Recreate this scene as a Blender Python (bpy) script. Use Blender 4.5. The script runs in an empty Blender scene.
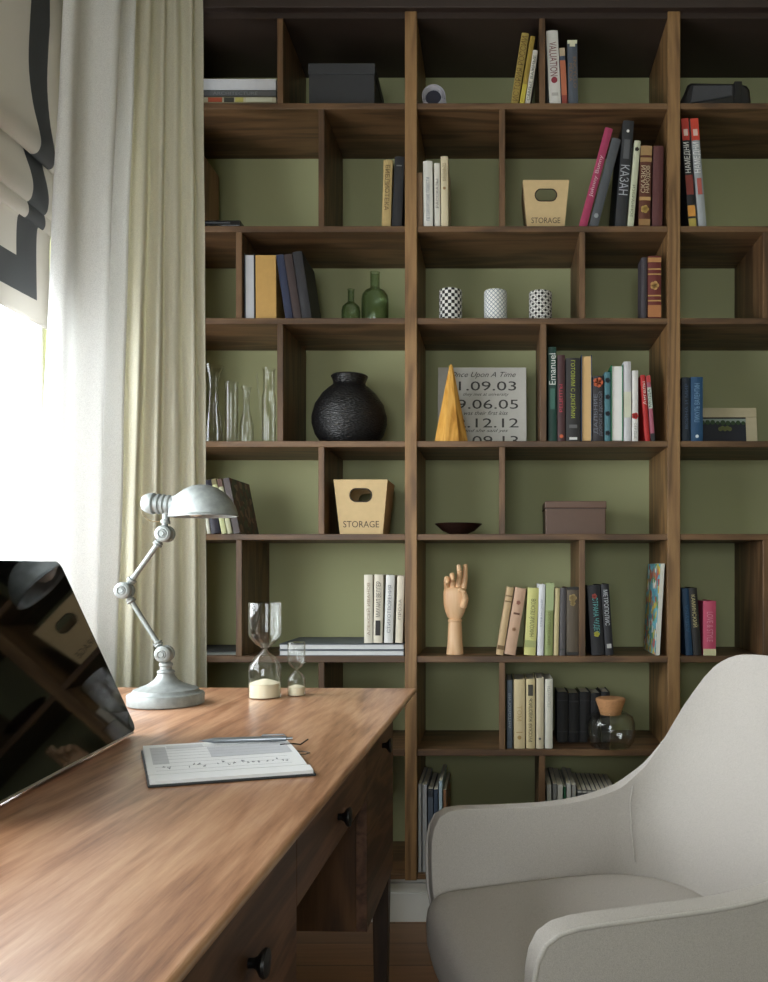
import bpy, bmesh, math, random
from mathutils import Vector, Matrix
random.seed(7)
C = bpy.context.scene.collection
PI = math.pi
F, CX, CY, EYE = 838.0, 497.0, 570.0, 1.03
YF = 2.43            # front plane of the bookcase
SF = F / YF
YB = 2.726           # back wall plane

def PX(px, Y=YF): return (px - CX) * Y / F
def PZ(py, Y=YF): return EYE - (py - CY) * Y / F
def lin(c): return tuple(((v/255)/12.92 if v/255 <= .04045 else ((v/255+.055)/1.055)**2.4) for v in c)

# ---------------------------------------------------------------- materials
def mat(name, rgb, rough=.6, metal=0, spec=.5, **kw):
    m = bpy.data.materials.new(name); m.use_nodes = True
    nt = m.node_tree; b = nt.nodes['Principled BSDF']
    b.inputs['Base Color'].default_value = (*lin(rgb), 1)
    b.inputs['Roughness'].default_value = rough
    b.inputs['Metallic'].default_value = metal
    b.inputs['Specular IOR Level'].default_value = spec
    if kw.get('coat'): b.inputs['Coat Weight'].default_value = kw['coat']; b.inputs['Coat Roughness'].default_value = .1
    amp = kw.get('var', .06)
    if amp:
        tc = nt.nodes.new('ShaderNodeTexCoord'); n = nt.nodes.new('ShaderNodeTexNoise')
        n.inputs['Scale'].default_value = kw.get('scale', 30); n.inputs['Detail'].default_value = 4
        mx = nt.nodes.new('ShaderNodeMapRange'); mx.inputs[3].default_value = 1-amp*2; mx.inputs[4].default_value = 1+amp*2
        mul = nt.nodes.new('ShaderNodeVectorMath'); mul.operation = 'SCALE'
        mul.inputs[0].default_value = lin(rgb)
        nt.links.new(tc.outputs['Object'], n.inputs['Vector']); nt.links.new(n.outputs['Fac'], mx.inputs[0])
        nt.links.new(mx.outputs[0], mul.inputs['Scale']); nt.links.new(mul.outputs[0], b.inputs['Base Color'])
    if kw.get('bump'):
        tc2 = nt.nodes.new('ShaderNodeTexCoord'); n2 = nt.nodes.new('ShaderNodeTexNoise')
        n2.inputs['Scale'].default_value = kw.get('bscale', 300)
        bp = nt.nodes.new('ShaderNodeBump'); bp.inputs['Strength'].default_value = kw['bump']; bp.inputs['Distance'].default_value = .001
        nt.links.new(tc2.outputs['Object'], n2.inputs['Vector']); nt.links.new(n2.outputs['Fac'], bp.inputs['Height'])
        nt.links.new(bp.outputs[0], b.inputs['Normal'])
    return m
_mc = {}
def cm(rgb, rough=.6):
    k = (tuple(rgb), rough)
    if k not in _mc: g_ = sum(rgb)/3; _mc[k] = mat('cover_%d' % len(_mc), tuple((v*.9+g_*.1)*.95 for v in rgb), rough, var=.04, scale=60)
    return _mc[k]

def wood(name, stops, axis='X', rough=.45, scale=1.0, stretch=9, big=1.2, coat=0, bump=.15, rot=0, rings=9, fine=.62):
    """grain runs along the given axis"""
    m = bpy.data.materials.new(name); m.use_nodes = True; nt = m.node_tree; L = nt.links
    b = nt.nodes['Principled BSDF']; b.inputs['Roughness'].default_value = rough
    b.inputs['Coat Weight'].default_value = coat; b.inputs['Coat Roughness'].default_value = .25
    tc = nt.nodes.new('ShaderNodeTexCoord'); mp = nt.nodes.new('ShaderNodeMapping')
    s = {'X': (1, stretch, stretch), 'Y': (stretch, 1, stretch), 'Z': (stretch, stretch, 1)}[axis]
    mp.inputs['Scale'].default_value = tuple(v*scale for v in s); mp.inputs['Rotation'].default_value = (0, 0, rot)
    L.new(tc.outputs['Object'], mp.inputs['Vector'])
    n1 = nt.nodes.new('ShaderNodeTexNoise'); n1.inputs['Scale'].default_value = big; n1.inputs['Detail'].default_value = 3; n1.inputs['Distortion'].default_value = .6
    L.new(mp.outputs[0], n1.inputs['Vector'])
    mul = nt.nodes.new('ShaderNodeMath'); mul.operation = 'MULTIPLY'; mul.inputs[1].default_value = rings
    L.new(n1.outputs['Fac'], mul.inputs[0])
    sn = nt.nodes.new('ShaderNodeMath'); sn.operation = 'SINE'; mm = nt.nodes.new('ShaderNodeMath'); mm.operation = 'MULTIPLY'; mm.inputs[1].default_value = 3.2
    L.new(mul.outputs[0], mm.inputs[0]); L.new(mm.outputs[0], sn.inputs[0])
    n2 = nt.nodes.new('ShaderNodeTexNoise'); n2.inputs['Scale'].default_value = 9; n2.inputs['Detail'].default_value = 8; n2.inputs['Roughness'].default_value = .65
    mp2 = nt.nodes.new('ShaderNodeMapping'); s2 = {'X': (1, 14, 14), 'Y': (14, 1, 14), 'Z': (14, 14, 1)}[axis]
    mp2.inputs['Scale'].default_value = tuple(v*scale for v in s2); mp2.inputs['Rotation'].default_value = (0, 0, rot)
    L.new(tc.outputs['Object'], mp2.inputs['Vector']); L.new(mp2.outputs[0], n2.inputs['Vector'])
    mr = nt.nodes.new('ShaderNodeMapRange'); mr.inputs[1].default_value = -1; mr.inputs[2].default_value = 1
    L.new(sn.outputs[0], mr.inputs[0])
    mixf = nt.nodes.new('ShaderNodeMix'); mixf.data_type = 'FLOAT'; mixf.inputs[0].default_value = fine
    L.new(mr.outputs[0], mixf.inputs[2]); L.new(n2.outputs['Fac'], mixf.inputs[3])
    cr = nt.nodes.new('ShaderNodeValToRGB'); el = cr.color_ramp.elements
    el[0].position = stops[0][0]; el[0].color = (*lin(stops[0][1]), 1)
    el[1].position = stops[-1][0]; el[1].color = (*lin(stops[-1][1]), 1)
    for p, c in stops[1:-1]:
        e = el.new(p); e.color = (*lin(c), 1)
    L.new(mixf.outputs[0], cr.inputs[0]); L.new(cr.outputs[0], b.inputs['Base Color'])
    bp = nt.nodes.new('ShaderNodeBump'); bp.inputs['Strength'].default_value = bump; bp.inputs['Distance'].default_value = .001
    L.new(n2.outputs['Fac'], bp.inputs['Height']); L.new(bp.outputs[0], b.inputs['Normal'])
    return m

SH = [(.25, (70, 50, 32)), (.5, (95, 69, 45)), (.78, (116, 87, 58))]
M = {}
M['shelf'] = wood('shelf_wood', SH, 'X', rough=.5)
M['upright'] = wood('upright_wood', [(.25, (96, 70, 42)), (.5, (126, 94, 59)), (.78, (150, 116, 75))], 'Z', rough=.5)
M['divider'] = wood('divider_wood', SH, 'Z', rough=.5)
M['cornice'] = mat('cornice_wood', (50, 38, 32), .55, var=.05)
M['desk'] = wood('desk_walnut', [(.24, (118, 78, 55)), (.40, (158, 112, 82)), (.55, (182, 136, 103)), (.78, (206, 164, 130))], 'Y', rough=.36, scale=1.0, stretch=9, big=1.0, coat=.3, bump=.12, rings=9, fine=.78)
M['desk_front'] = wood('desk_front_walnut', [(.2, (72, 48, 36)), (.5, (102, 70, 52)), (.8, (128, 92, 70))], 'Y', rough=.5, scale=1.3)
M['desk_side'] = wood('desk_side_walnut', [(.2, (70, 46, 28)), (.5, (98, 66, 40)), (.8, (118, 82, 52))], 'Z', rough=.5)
M['desk_leg_shade'] = wood('desk_leg_shaded_walnut', [(.2, (46, 32, 24)), (.5, (62, 44, 32)), (.8, (76, 56, 42))], 'Z', rough=.5)  # walnut darkened so the colour carries the shade on the legs
M['knob'] = mat('black_knob', (18, 18, 19), .35, var=0)
M['wall'] = mat('sage_green_paint', (166, 168, 126), .85, var=.015, scale=4)
M['ceiling'] = mat('ceiling_paint', (225, 222, 214), .9, var=.01)
M['white_trim'] = mat('white_trim_paint', (226, 226, 224), .4, var=.01)
M['glass'] = None

def tex_bsdf(name, kind):
    m = bpy.data.materials.new(name); m.use_nodes = True; nt = m.node_tree; nt.nodes.clear(); L = nt.links
    out = nt.nodes.new('ShaderNodeOutputMaterial')
    return m, nt, L, out
def glass(name, rgb=(255, 255, 255), ior=1.45, rough=0.0):
    m, nt, L, out = tex_bsdf(name, 0)
    g = nt.nodes.new('ShaderNodeBsdfGlass'); g.inputs['Color'].default_value = (*lin(rgb), 1); g.inputs['IOR'].default_value = ior; g.inputs['Roughness'].default_value = rough
    L.new(g.outputs[0], out.inputs[0]); return m
def thin_glass(name, face, edge, ior=1.45):
    """thin-walled glass: tinted transparency that deepens towards grazing angles, plus a clear surface reflection"""
    m, nt, L, out = tex_bsdf(name, 0)
    lw = nt.nodes.new('ShaderNodeLayerWeight'); lw.inputs[0].default_value = .35
    mc = nt.nodes.new('ShaderNodeMix'); mc.data_type = 'RGBA'; mc.inputs[6].default_value = (*face, 1); mc.inputs[7].default_value = (*edge, 1)
    pw = nt.nodes.new('ShaderNodeMath'); pw.operation = 'POWER'; pw.inputs[1].default_value = 2.0
    L.new(lw.outputs['Facing'], pw.inputs[0]); L.new(pw.outputs[0], mc.inputs[0])
    t = nt.nodes.new('ShaderNodeBsdfTransparent'); g = nt.nodes.new('ShaderNodeBsdfGlossy'); g.inputs['Roughness'].default_value = .02
    lw2 = nt.nodes.new('ShaderNodeLayerWeight'); lw2.inputs[0].default_value = .5
    p4 = nt.nodes.new('ShaderNodeMath'); p4.operation = 'POWER'; p4.inputs[1].default_value = 3.2; L.new(lw2.outputs['Facing'], p4.inputs[0])
    fr = nt.nodes.new('ShaderNodeMath'); fr.operation = 'MULTIPLY_ADD'; fr.inputs[1].default_value = .75; fr.inputs[2].default_value = .035; L.new(p4.outputs[0], fr.inputs[0])
    mx = nt.nodes.new('ShaderNodeMixShader')
    L.new(mc.outputs[2], t.inputs[0]); L.new(fr.outputs[0], mx.inputs[0]); L.new(t.outputs[0], mx.inputs[1]); L.new(g.outputs[0], mx.inputs[2]); L.new(mx.outputs[0], out.inputs[0])
    return m
M['clear'] = thin_glass('clear_glass', (.985, .99, .985), (.88, .90, .88))
M['green_glass'] = thin_glass('green_glass', (.80, .87, .78), (.42, .52, .42))
M['pane'] = thin_glass('window_pane_glass', (.99, .995, .99), (.9, .92, .9))

def fabric(name, rgb, trans=.3, bump=.4, scale=900, rgb2=None):
    m, nt, L, out = tex_bsdf(name, 0)
    tc = nt.nodes.new('ShaderNodeTexCoord')
    w1 = nt.nodes.new('ShaderNodeTexNoise'); w1.inputs['Scale'].default_value = scale; w1.inputs['Detail'].default_value = 2
    L.new(tc.outputs['Object'], w1.inputs['Vector'])
    cr = nt.nodes.new('ShaderNodeValToRGB')
    a = lin(rgb); b2 = lin(rgb2) if rgb2 else tuple(v*.86 for v in a)
    cr.color_ramp.elements[0].color = (*b2, 1); cr.color_ramp.elements[0].position = .35
    cr.color_ramp.elements[1].color = (*a, 1); cr.color_ramp.elements[1].position = .6
    L.new(w1.outputs['Fac'], cr.inputs[0])
    d = nt.nodes.new('ShaderNodeBsdfDiffuse'); t = nt.nodes.new('ShaderNodeBsdfTranslucent'); mx = nt.nodes.new('ShaderNodeMixShader')
    mx.inputs[0].default_value = trans
    L.new(cr.outputs[0], d.inputs[0]); L.new(cr.outputs[0], t.inputs[0])
    bp = nt.nodes.new('ShaderNodeBump'); bp.inputs['Strength'].default_value = bump; bp.inputs['Distance'].default_value = .0008
    L.new(w1.outputs['Fac'], bp.inputs['Height']); L.new(bp.outputs[0], d.inputs['Normal'])
    L.new(d.outputs[0], mx.inputs[1]); L.new(t.outputs[0], mx.inputs[2]); L.new(mx.outputs[0], out.inputs[0])
    return m
M['curtain_white'] = fabric('white_linen', (246, 246, 245), .33, .3, 500)
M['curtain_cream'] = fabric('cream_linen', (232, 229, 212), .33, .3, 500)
M['chair'] = fabric('chair_weave', (196, 191, 185), 0.0, .5, 1300, (168, 163, 157))
M['piping'] = fabric('chair_piping', (196, 192, 186), 0.0, .4, 700)

# ---------------------------------------------------------------- mesh helpers
def empty(name, loc=(0, 0, 0), label=None, cat=None, group=None, rz=0):
    o = bpy.data.objects.new(name, None); C.objects.link(o); o.location = loc; o.rotation_euler = (0, 0, rz)
    o.empty_display_size = .05
    return tag(o, label, cat, group)
def tag(o, label=None, cat=None, group=None, kind=None):
    if label: o['label'] = label
    if cat: o['category'] = cat
    if group: o['group'] = group
    if kind: o['kind'] = kind
    return o
def link(name, me, m, parent=None, smooth=None, bevel=0, seg=2):
    o = bpy.data.objects.new(name, me); C.objects.link(o)
    ms = m if isinstance(m, (list, tuple)) else [m]
    for k in ms: me.materials.append(k)
    if parent: o.parent = parent
    if smooth is not None:
        for p in me.polygons: p.use_smooth = True
        me.set_sharp_from_angle(angle=math.radians(smooth))
    if bevel:
        b = o.modifiers.new('bevel', 'BEVEL'); b.width = bevel; b.segments = seg; b.limit_method = 'ANGLE'
    return o
class MB:
    def __init__(s): s.v = []; s.f = []; s.mi = []
    def box(s, x0, x1, y0, y1, z0, z1, mi=0):
        n = len(s.v)
        s.v += [(x0,y0,z0),(x1,y0,z0),(x1,y1,z0),(x0,y1,z0),(x0,y0,z1),(x1,y0,z1),(x1,y1,z1),(x0,y1,z1)]
        for q in ((0,3,2,1),(4,5,6,7),(0,1,5,4),(1,2,6,5),(2,3,7,6),(3,0,4,7)):
            s.f.append(tuple(n+i for i in q)); s.mi.append(mi)
        return s
    def hexa(s, pts, mi=0):
        n = len(s.v); s.v += [tuple(p) for p in pts]
        for q in ((0,3,2,1),(4,5,6,7),(0,1,5,4),(1,2,6,5),(2,3,7,6),(3,0,4,7)):
            s.f.append(tuple(n+i for i in q)); s.mi.append(mi)
        return s
    def lathe(s, prof, n=32, c=(0,0,0), axis='Z', sx=1, sy=1, rings_cap=True, rot=0):
        base = len(s.v)
        for r, z in prof:
            for i in range(n):
                a = 2*PI*i/n + rot
                x, y = r*math.cos(a)*sx, r*math.sin(a)*sy
                p = (x, y, z) if axis == 'Z' else ((z, x, y) if axis == 'X' else (y, z, x))
                s.v.append((c[0]+p[0], c[1]+p[1], c[2]+p[2]))
        for k in range(len(prof)-1):
            for i in range(n):
                j = (i+1) % n
                s.f.append((base+k*n+i, base+k*n+j, base+(k+1)*n+j, base+(k+1)*n+i)); s.mi.append(0)
        if rings_cap:
            s.f.append(tuple(base+i for i in range(n))[::-1]); s.mi.append(0)
            e = base+(len(prof)-1)*n; s.f.append(tuple(e+i for i in range(n))); s.mi.append(0)
        return s
    def tube(s, pts, r, n=10, closed=False):
        pts = [Vector(p) for p in pts]; base = len(s.v); N = len(pts)
        up = None
        for k, p in enumerate(pts):
            if closed: t = pts[(k+1) % N]-pts[k-1]
            else: t = pts[min(k+1, N-1)]-pts[max(k-1, 0)]
            t.normalize()
            if up is None: up = t.orthogonal().normalized()
            else: up = (up - t*up.dot(t)).normalized()
            w = t.cross(up); rr = r[k] if isinstance(r, (list, tuple)) else r
            for i in range(n):
                a = 2*PI*i/n; s.v.append(tuple(p + up*math.cos(a)*rr + w*math.sin(a)*rr))
        for k in range(N if closed else N-1):
            for i in range(n):
                j = (i+1) % n; k2 = (k+1) % N
                s.f.append((base+k*n+i, base+k*n+j, base+k2*n+j, base+k2*n+i)); s.mi.append(0)
        if not closed:
            s.f.append(tuple(base+i for i in range(n))[::-1]); s.mi.append(0)
            e = base+(N-1)*n; s.f.append(tuple(e+i for i in range(n))); s.mi.append(0)
        return s
    def grid(s, rows, mi=0, closed=False):
        base = len(s.v); R = len(rows); K = len(rows[0])
        for r in rows: s.v += [tuple(p) for p in r]
        for a in range(R-1):
            for b in range(K if closed else K-1):
                b2 = (b+1) % K
                s.f.append((base+a*K+b, base+a*K+b2, base+(a+1)*K+b2, base+(a+1)*K+b)); s.mi.append(mi)
        return s
    def build(s, name, m, parent=None, smooth=None, bevel=0, seg=2, fix=True):
        me = bpy.data.meshes.new(name); me.from_pydata(s.v, [], s.f); me.update()
        if fix:
            bm = bmesh.new(); bm.from_mesh(me); bmesh.ops.recalc_face_normals(bm, faces=bm.faces); bm.to_mesh(me); bm.free()
        if isinstance(m, (list, tuple)):
            for p, i in zip(me.polygons, s.mi): p.material_index = i
        return link(name, me, m, parent, smooth, bevel, seg)

def text(name, body, m, parent, loc, size=None, fit=None, rot=(PI/2, 0, 0), ext=.0003, maxh=None, shear=0, sx=1):
    cu = bpy.data.curves.new(name, 'FONT'); cu.body = body; cu.size = 1; cu.extrude = 0
    cu.align_x = 'CENTER'; cu.align_y = 'CENTER'; cu.shear = shear; cu.resolution_u = 3
    o = bpy.data.objects.new(name, cu); C.objects.link(o)
    bpy.context.view_layer.update()
    me = bpy.data.meshes.new_from_object(o.evaluated_get(bpy.context.evaluated_depsgraph_get()))
    C.objects.unlink(o); bpy.data.objects.remove(o); bpy.data.curves.remove(cu)
    xs = [v.co.x for v in me.vertices]; ys = [v.co.y for v in me.vertices]
    if not xs: return None
    w, h = max(xs)-min(xs), max(ys)-min(ys); cxm, cym = (max(xs)+min(xs))/2, (max(ys)+min(ys))/2
    kx = ky = size if size else fit/w
    if fit and maxh: kx = fit/w; ky = min(maxh/h, kx*1.8); kx = min(kx, ky*1.6)
    for v in me.vertices: v.co.x = (v.co.x-cxm)*kx*sx; v.co.y = (v.co.y-cym)*ky; v.co.z = 0
    r = link(name, me, m, parent); r.location = loc; r.rotation_euler = rot
    return r

# ---------------------------------------------------------------- the room
XL, XR, YN, ZC = -1.22, 2.4, -1.9, 2.80
def struct(name, mb, m, parent=None, **k):
    o = mb.build(name, m, parent, **k)
    if not parent: o['kind'] = 'structure'
    return o
def floor_mat():
    m = bpy.data.materials.new('dark_oak_floor'); m.use_nodes = True; nt = m.node_tree; L = nt.links; b = nt.nodes['Principled BSDF']
    tc = nt.nodes.new('ShaderNodeTexCoord'); mp = nt.nodes.new('ShaderNodeMapping'); L.new(tc.outputs['Object'], mp.inputs['Vector'])
    mp.inputs['Location'].default_value = (0.3, .027, 0)
    br = nt.nodes.new('ShaderNodeTexBrick'); br.inputs['Scale'].default_value = 1; br.inputs['Brick Width'].default_value = 1.3; br.inputs['Row Height'].default_value = .13
    br.inputs['Mortar Size'].default_value = .0015; br.inputs['Color1'].default_value = (*lin((128, 92, 62)), 1); br.inputs['Color2'].default_value = (*lin((66, 54, 44)), 1)
    br.inputs['Mortar'].default_value = (*lin((30, 22, 16)), 1); br.inputs['Bias'].default_value = -.1
    L.new(mp.outputs[0], br.inputs['Vector'])
    n = nt.nodes.new('ShaderNodeTexNoise'); n.inputs['Scale'].default_value = 4; n.inputs['Detail'].default_value = 8
    mp2 = nt.nodes.new('ShaderNodeMapping'); mp2.inputs['Scale'].default_value = (1, 16, 1); L.new(tc.outputs['Object'], mp2.inputs['Vector']); L.new(mp2.outputs[0], n.inputs['Vector'])
    mr = nt.nodes.new('ShaderNodeMapRange'); mr.inputs[3].default_value = .6; mr.inputs[4].default_value = 1.4; L.new(n.outputs['Fac'], mr.inputs[0])
    ml = nt.nodes.new('ShaderNodeVectorMath'); ml.operation = 'SCALE'; L.new(br.outputs['Color'], ml.inputs[0]); L.new(mr.outputs[0], ml.inputs['Scale'])
    L.new(ml.outputs[0], b.inputs['Base Color']); b.inputs['Roughness'].default_value = .45
    return m
struct('floor', MB().box(XL-.3, XR+.1, YN-.1, YB+.1, -.1, 0), floor_mat())
struct('ceiling', MB().box(XL-.3, XR+.1, YN-.1, YB+.1, ZC, ZC+.1), M['ceiling'])
struct('wall_back', MB().box(XL-.3, XR+.1, YB, YB+.1, 0, ZC), M['wall'])
struct('wall_right', MB().box(XR, XR+.1, YN, YB, 0, ZC), M['wall'])
FX0, FX1, FZ0, FZ1 = -1.0, .35, .80, 1.85
struct('wall_front', MB().box(XL-.3, FX0, YN-.1, YN, 0, ZC).box(FX1, XR+.1, YN-.1, YN, 0, ZC).box(FX0, FX1, YN-.1, YN, 0, FZ0).box(FX0, FX1, YN-.1, YN, FZ1, ZC), M['wall'])
fr_ = MB(); t = .045; a, b = YN-.1, YN-.05
fr_.box(FX0, FX0+t, a, b, FZ0, FZ1).box(FX1-t, FX1, a, b, FZ0, FZ1).box(FX0, FX1, a, b, FZ0, FZ0+t).box(FX0, FX1, a, b, FZ1-t, FZ1).box((FX0+FX1-t)/2, (FX0+FX1+t)/2, a, b, FZ0, FZ1)
o = struct('window_2', fr_, M['white_trim'])  # unseen window added behind the camera to brighten front-facing surfaces
MB().box(FX0+t, FX1-t, a+.02, a+.025, FZ0+t, FZ1-t).build('pane', M['pane'], o)
li = bpy.data.lights.new('daylight_portal', 'AREA'); li.shape = 'RECTANGLE'; li.size = FX1-FX0; li.size_y = FZ1-FZ0; li.cycles.is_portal = True
lo = bpy.data.objects.new('daylight_portal', li); C.objects.link(lo)
lo.location = ((FX0+FX1)/2, YN-.11, (FZ0+FZ1)/2); lo.rotation_euler = (PI/2, 0, 0)
WT = .06
wins = [(.35, 2.29, .80, 2.55)]
w = MB()
w.box(XL-WT, XL, YN, YB, 0, .80).box(XL-WT, XL, YN, YB, 2.55, ZC)
w.box(XL-WT, XL, 2.29, YB, .80, 2.55).box(XL-WT, XL, YN, .35, .80, 2.55)
struct('wall_left', w, M['wall'])
for k, (y0, y1, z0, z1) in enumerate(wins):
    fr_ = MB(); t = .045; xo, xi = XL-WT-.005, XL-.02
    fr_.box(xo, xi, y0, y0+t, z0, z1).box(xo, xi, y1-.012, y1, z0, z1).box(xo, xi, y0, y1, z0, z0+t).box(xo, xi, y0, y1, z1-t, z1)
    ym = (y0+y1)/2; fr_.box(xo, xi, ym-t/2, ym+t/2, z0, z1)
    o = struct('window_%d' % (k+1), fr_, M['white_trim'])
    MB().box(XL-.05, XL-.045, y0+.012, y1-.012, z0+t, z1-t).build('pane', M['pane'], o)
    MB().box(XL-.02, XL+.07, y0-.03, y1+.0, z0-.03, z0).build('window_sill', M['white_trim'], o, bevel=.004)
    li = bpy.data.lights.new('daylight_portal', 'AREA'); li.shape = 'RECTANGLE'; li.size = z1-z0; li.size_y = y1-y0
    li.cycles.is_portal = True
    lo = bpy.data.objects.new('daylight_portal', li); C.objects.link(lo)
    lo.location = (XL-WT-.01, (y0+y1)/2, (z0+z1)/2); lo.rotation_euler = (0, -PI/2, 0)
# baseboard below the bookcase
bb = MB(); yb = YF+.02
bb.box(-1.04, 1.31, yb, YB, 0, .085).box(-1.04, 1.31, yb+.005, YB, .085, .112).box(-1.04, 1.31, yb+.012, YB, .112, PZ(879.5)-.0005)
struct('baseboard_back', bb, M['white_trim'], bevel=.002)

# ---------------------------------------------------------------- bookcase
bc = empty('bookcase', (0, 0, 0), 'tall dark walnut bookcase covering the sage green back wall', 'bookcase')
YS = YB-.001
UP = [(143, 155), (405, 417), (667.5, 680), (930, 942)]
for a, b in UP:
    MB().box(PX(a), PX(b), YF-.004, YS, PZ(880), PZ(12)).build('upright', M['upright'], bc, bevel=.0012, seg=1)
SHELVES = [(103, 109), (226, 232), (318, 324), (441, 447), (534, 540), (656, 662.5), (749.5, 756), (874, 879.5)]
COLS = [(155, 405), (417, 667.5), (680, 930)]
DIV = {0: [.5, .665, .335, .5, .665, .335, .665, .5], 1: [.5, .34, .66, .505, .34, .66, .34, .5], 2: [.5, .665, .345, .5, .665, .345, .665, .5]}
tops = [18] + [s[1] for s in SHELVES[:-1]]
for c, (a, b) in enumerate(COLS):
    MB().box(PX(a), PX(b), YF+.002, YS, PZ(18), PZ(12)).build('shelf', M['cornice'], bc)
    for r, (y0, y1) in enumerate(SHELVES):
        MB().box(PX(a), PX(b), YF, YS, PZ(y1), PZ(y0)).build('shelf', M['shelf'], bc, bevel=.0012, seg=1)
        xm = a+(b-a)*DIV[c][r]
        MB().box(PX(xm-3), PX(xm+3), YF+.001, YS, PZ(y0), PZ(tops[r])).build('divider', M['divider'], bc, bevel=.001, seg=1)
MB().box(PX(141), PX(944), YF-.02, YS, PZ(12), ZC-.001).build('cornice', M['cornice'], bc, bevel=.002)
def ztop(row): return PZ(SHELVES[row-1][0])

# ---------------------------------------------------------------- books
BG = 'books standing on the bookcase shelves'
white_pg = mat('paper_pages', (226, 220, 202), .8, var=.08, scale=200)
def book(row, bl, br, tl, tr, ytop, cover, label, title=None, tcol=(240, 240, 235), down=True, depth=.15, Y=None, z0=None,
         bands=(), soft=False, flip=False, pages=None, tspan=(.15, .85), th=.62, group=BG, front=None, name='book', marks=()):
    Y = Y or YF+.012
    s = F/Y
    zb = (ztop(row) if z0 is None else z0) + .0004
    xb, xt = ((bl+br)/2-CX)/s, ((tl+tr)/2-CX)/s
    zt = PZ(ytop, Y); H = zt-zb
    th_ = math.atan2(xt-xb, H); h = H/math.cos(th_) - abs(math.sin(th_))*(br-bl)/s*.5
    wd = max((br-bl)/s*math.cos(th_)-.0004, .003)
    root = empty(name, (xb, Y, zb+abs(math.sin(th_))*wd/2), label, 'book' if name == 'book' else name, group)
    root.rotation_euler = (0, th_, 0)
    t = .0007 if soft else .0022
    if wd < .008: t = min(t, .001)
    m = cm(cover, .45 if soft else .6)
    hw = wd/2
    cv = MB()
    if flip:
        y0, y1 = 0, depth
        cv.box(-hw, -hw+t, 0, depth, 0, h).box(hw-t, hw, 0, depth, 0, h).box(-hw, hw, depth-t, depth, 0, h)
        co = cv.build('cover', m, root)
        MB().box(-hw+t, hw-t, .004, depth-t, .003, h-.003).build('pages', pages or white_pg, root)
    else:
        cv.box(-hw, -hw+t, .0015, depth, 0, h).box(hw-t, hw, .0015, depth, 0, h)
        # rounded spine
        n = 7; bul = 0 if soft else min(.003, wd*.12); rows = []
        for z in (0, h): rows.append([(-hw+wd*i/(n-1), .0015-bul*math.sin(PI*i/(n-1)), z) for i in range(n)] + [(hw-wd*i/(n-1), .0015+t, z) for i in range(n)])
        cv.grid(rows, closed=True)
        k = len(cv.v)-4*n
        cv.f.append(tuple(range(k, k+2*n))); cv.mi.append(0); cv.f.append(tuple(range(k+2*n, k+4*n))); cv.mi.append(0)
        co = cv.build('cover', m, root)
        e = .0004 if soft else .003
        MB().box(-hw+t, hw-t, .0015+t, depth-(.0003 if soft else .004), e, h-e).build('pages', pages or white_pg, root)
        yf = .0015-bul-.0002
        for (a, b, col) in bands:
            MB().box(-hw+.0002, hw-.0002, yf-.0004, .002, a*h, b*h).build('spine_band', cm(col), root)
        if title:
            lines = title if isinstance(title, (list, tuple)) else [title]
            nl = len(lines)
            for i, ln in enumerate(lines):
                xo = (i-(nl-1)/2)*wd*.42*(-1 if down else 1) if nl > 1 else 0
                text('spine_title', ln, cm(tcol), root, (xo, yf-.0007, h*(tspan[0]+tspan[1])/2), fit=h*(tspan[1]-tspan[0]), maxh=wd*th/nl,
                     rot=(PI/2, (PI/2 if down else -PI/2), 0))
        for (kind, a, b, col) in marks:
            if kind == 'dot':
                q = MB().lathe([(wd*b, yf-.0009), (wd*b, yf)], 20, (0, 0, 0), 'Y'); o = q.build('spine_emblem', cm(col), root); o.location = (0, 0, a*h)
            elif kind == 'bar':
                MB().box(-hw*.55, hw*.55, yf-.0008, yf, a*h, b*h).build('spine_emblem', cm(col), root)
            elif kind == 'blob':
                q = MB()
                for j in range(5):
                    an = j*2*PI/5; r = wd*b
                    q.lathe([(r*.55, yf-.0009), (r*.55, yf)], 10, (math.cos(an)*r*.6, 0, math.sin(an)*r*.6), 'Y')
                o = q.build('spine_emblem', cm(col), root); o.location = (0, 0, a*h)
    if front: front(root, hw, depth, h)
    return root

# row 1, middle bay
book(1, 510.4, 518, 521.5, 529.5, 33, (176, 150, 70), 'thick old gold book leaning on the top shelf, left of the three beside the divider', 'ИСТОРИЯ РОССИИ', (110, 84, 30), False, tspan=(.05, .95), th=.8)
book(1, 519, 524, 530.5, 535.3, 36, (168, 140, 50), 'slim mustard book leaning on the top shelf between an old gold and a white book', bands=((.0, .3, (205, 185, 60)),))
book(1, 524.8, 529.8, 533.2, 538, 50, (222, 219, 205), 'short white book leaning on the top shelf just left of the divider', 'САМЫЕ ВАЖНЫЕ', (70, 66, 60), False, tspan=(.08, .9))
book(1, 549.5, 561.2, 546.2, 557.6, 30.5, (222, 220, 214), 'tall white book on the top shelf with dark red spine lettering and a red seal', 'VALUATION', (130, 60, 66), True, tspan=(.38, .84), th=.62, marks=(('dot', .33, .27, (150, 40, 56)), ('bar', .12, .16, (190, 186, 180))), depth=.17)
book(1, 562, 567.6, 559.2, 564.6, 48, (72, 84, 104), 'slim blue and orange book on the top shelf right of the tall white book', None, bands=((.0, .17, (150, 60, 50)), (.17, .78, (196, 110, 76)), (.86, 1, (190, 170, 140))))
book(1, 568.4, 578.3, 567.2, 577.2, 40.5, (82, 90, 102), 'grey blue book with cream top corner at the right end of the top shelf row', ['ENCYCLO', 'PEDIA'], (140, 110, 80), True, marks=(('bar', .9, .97, (225, 222, 190)),), bands=((.95, 1, (225, 222, 190)),))
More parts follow.
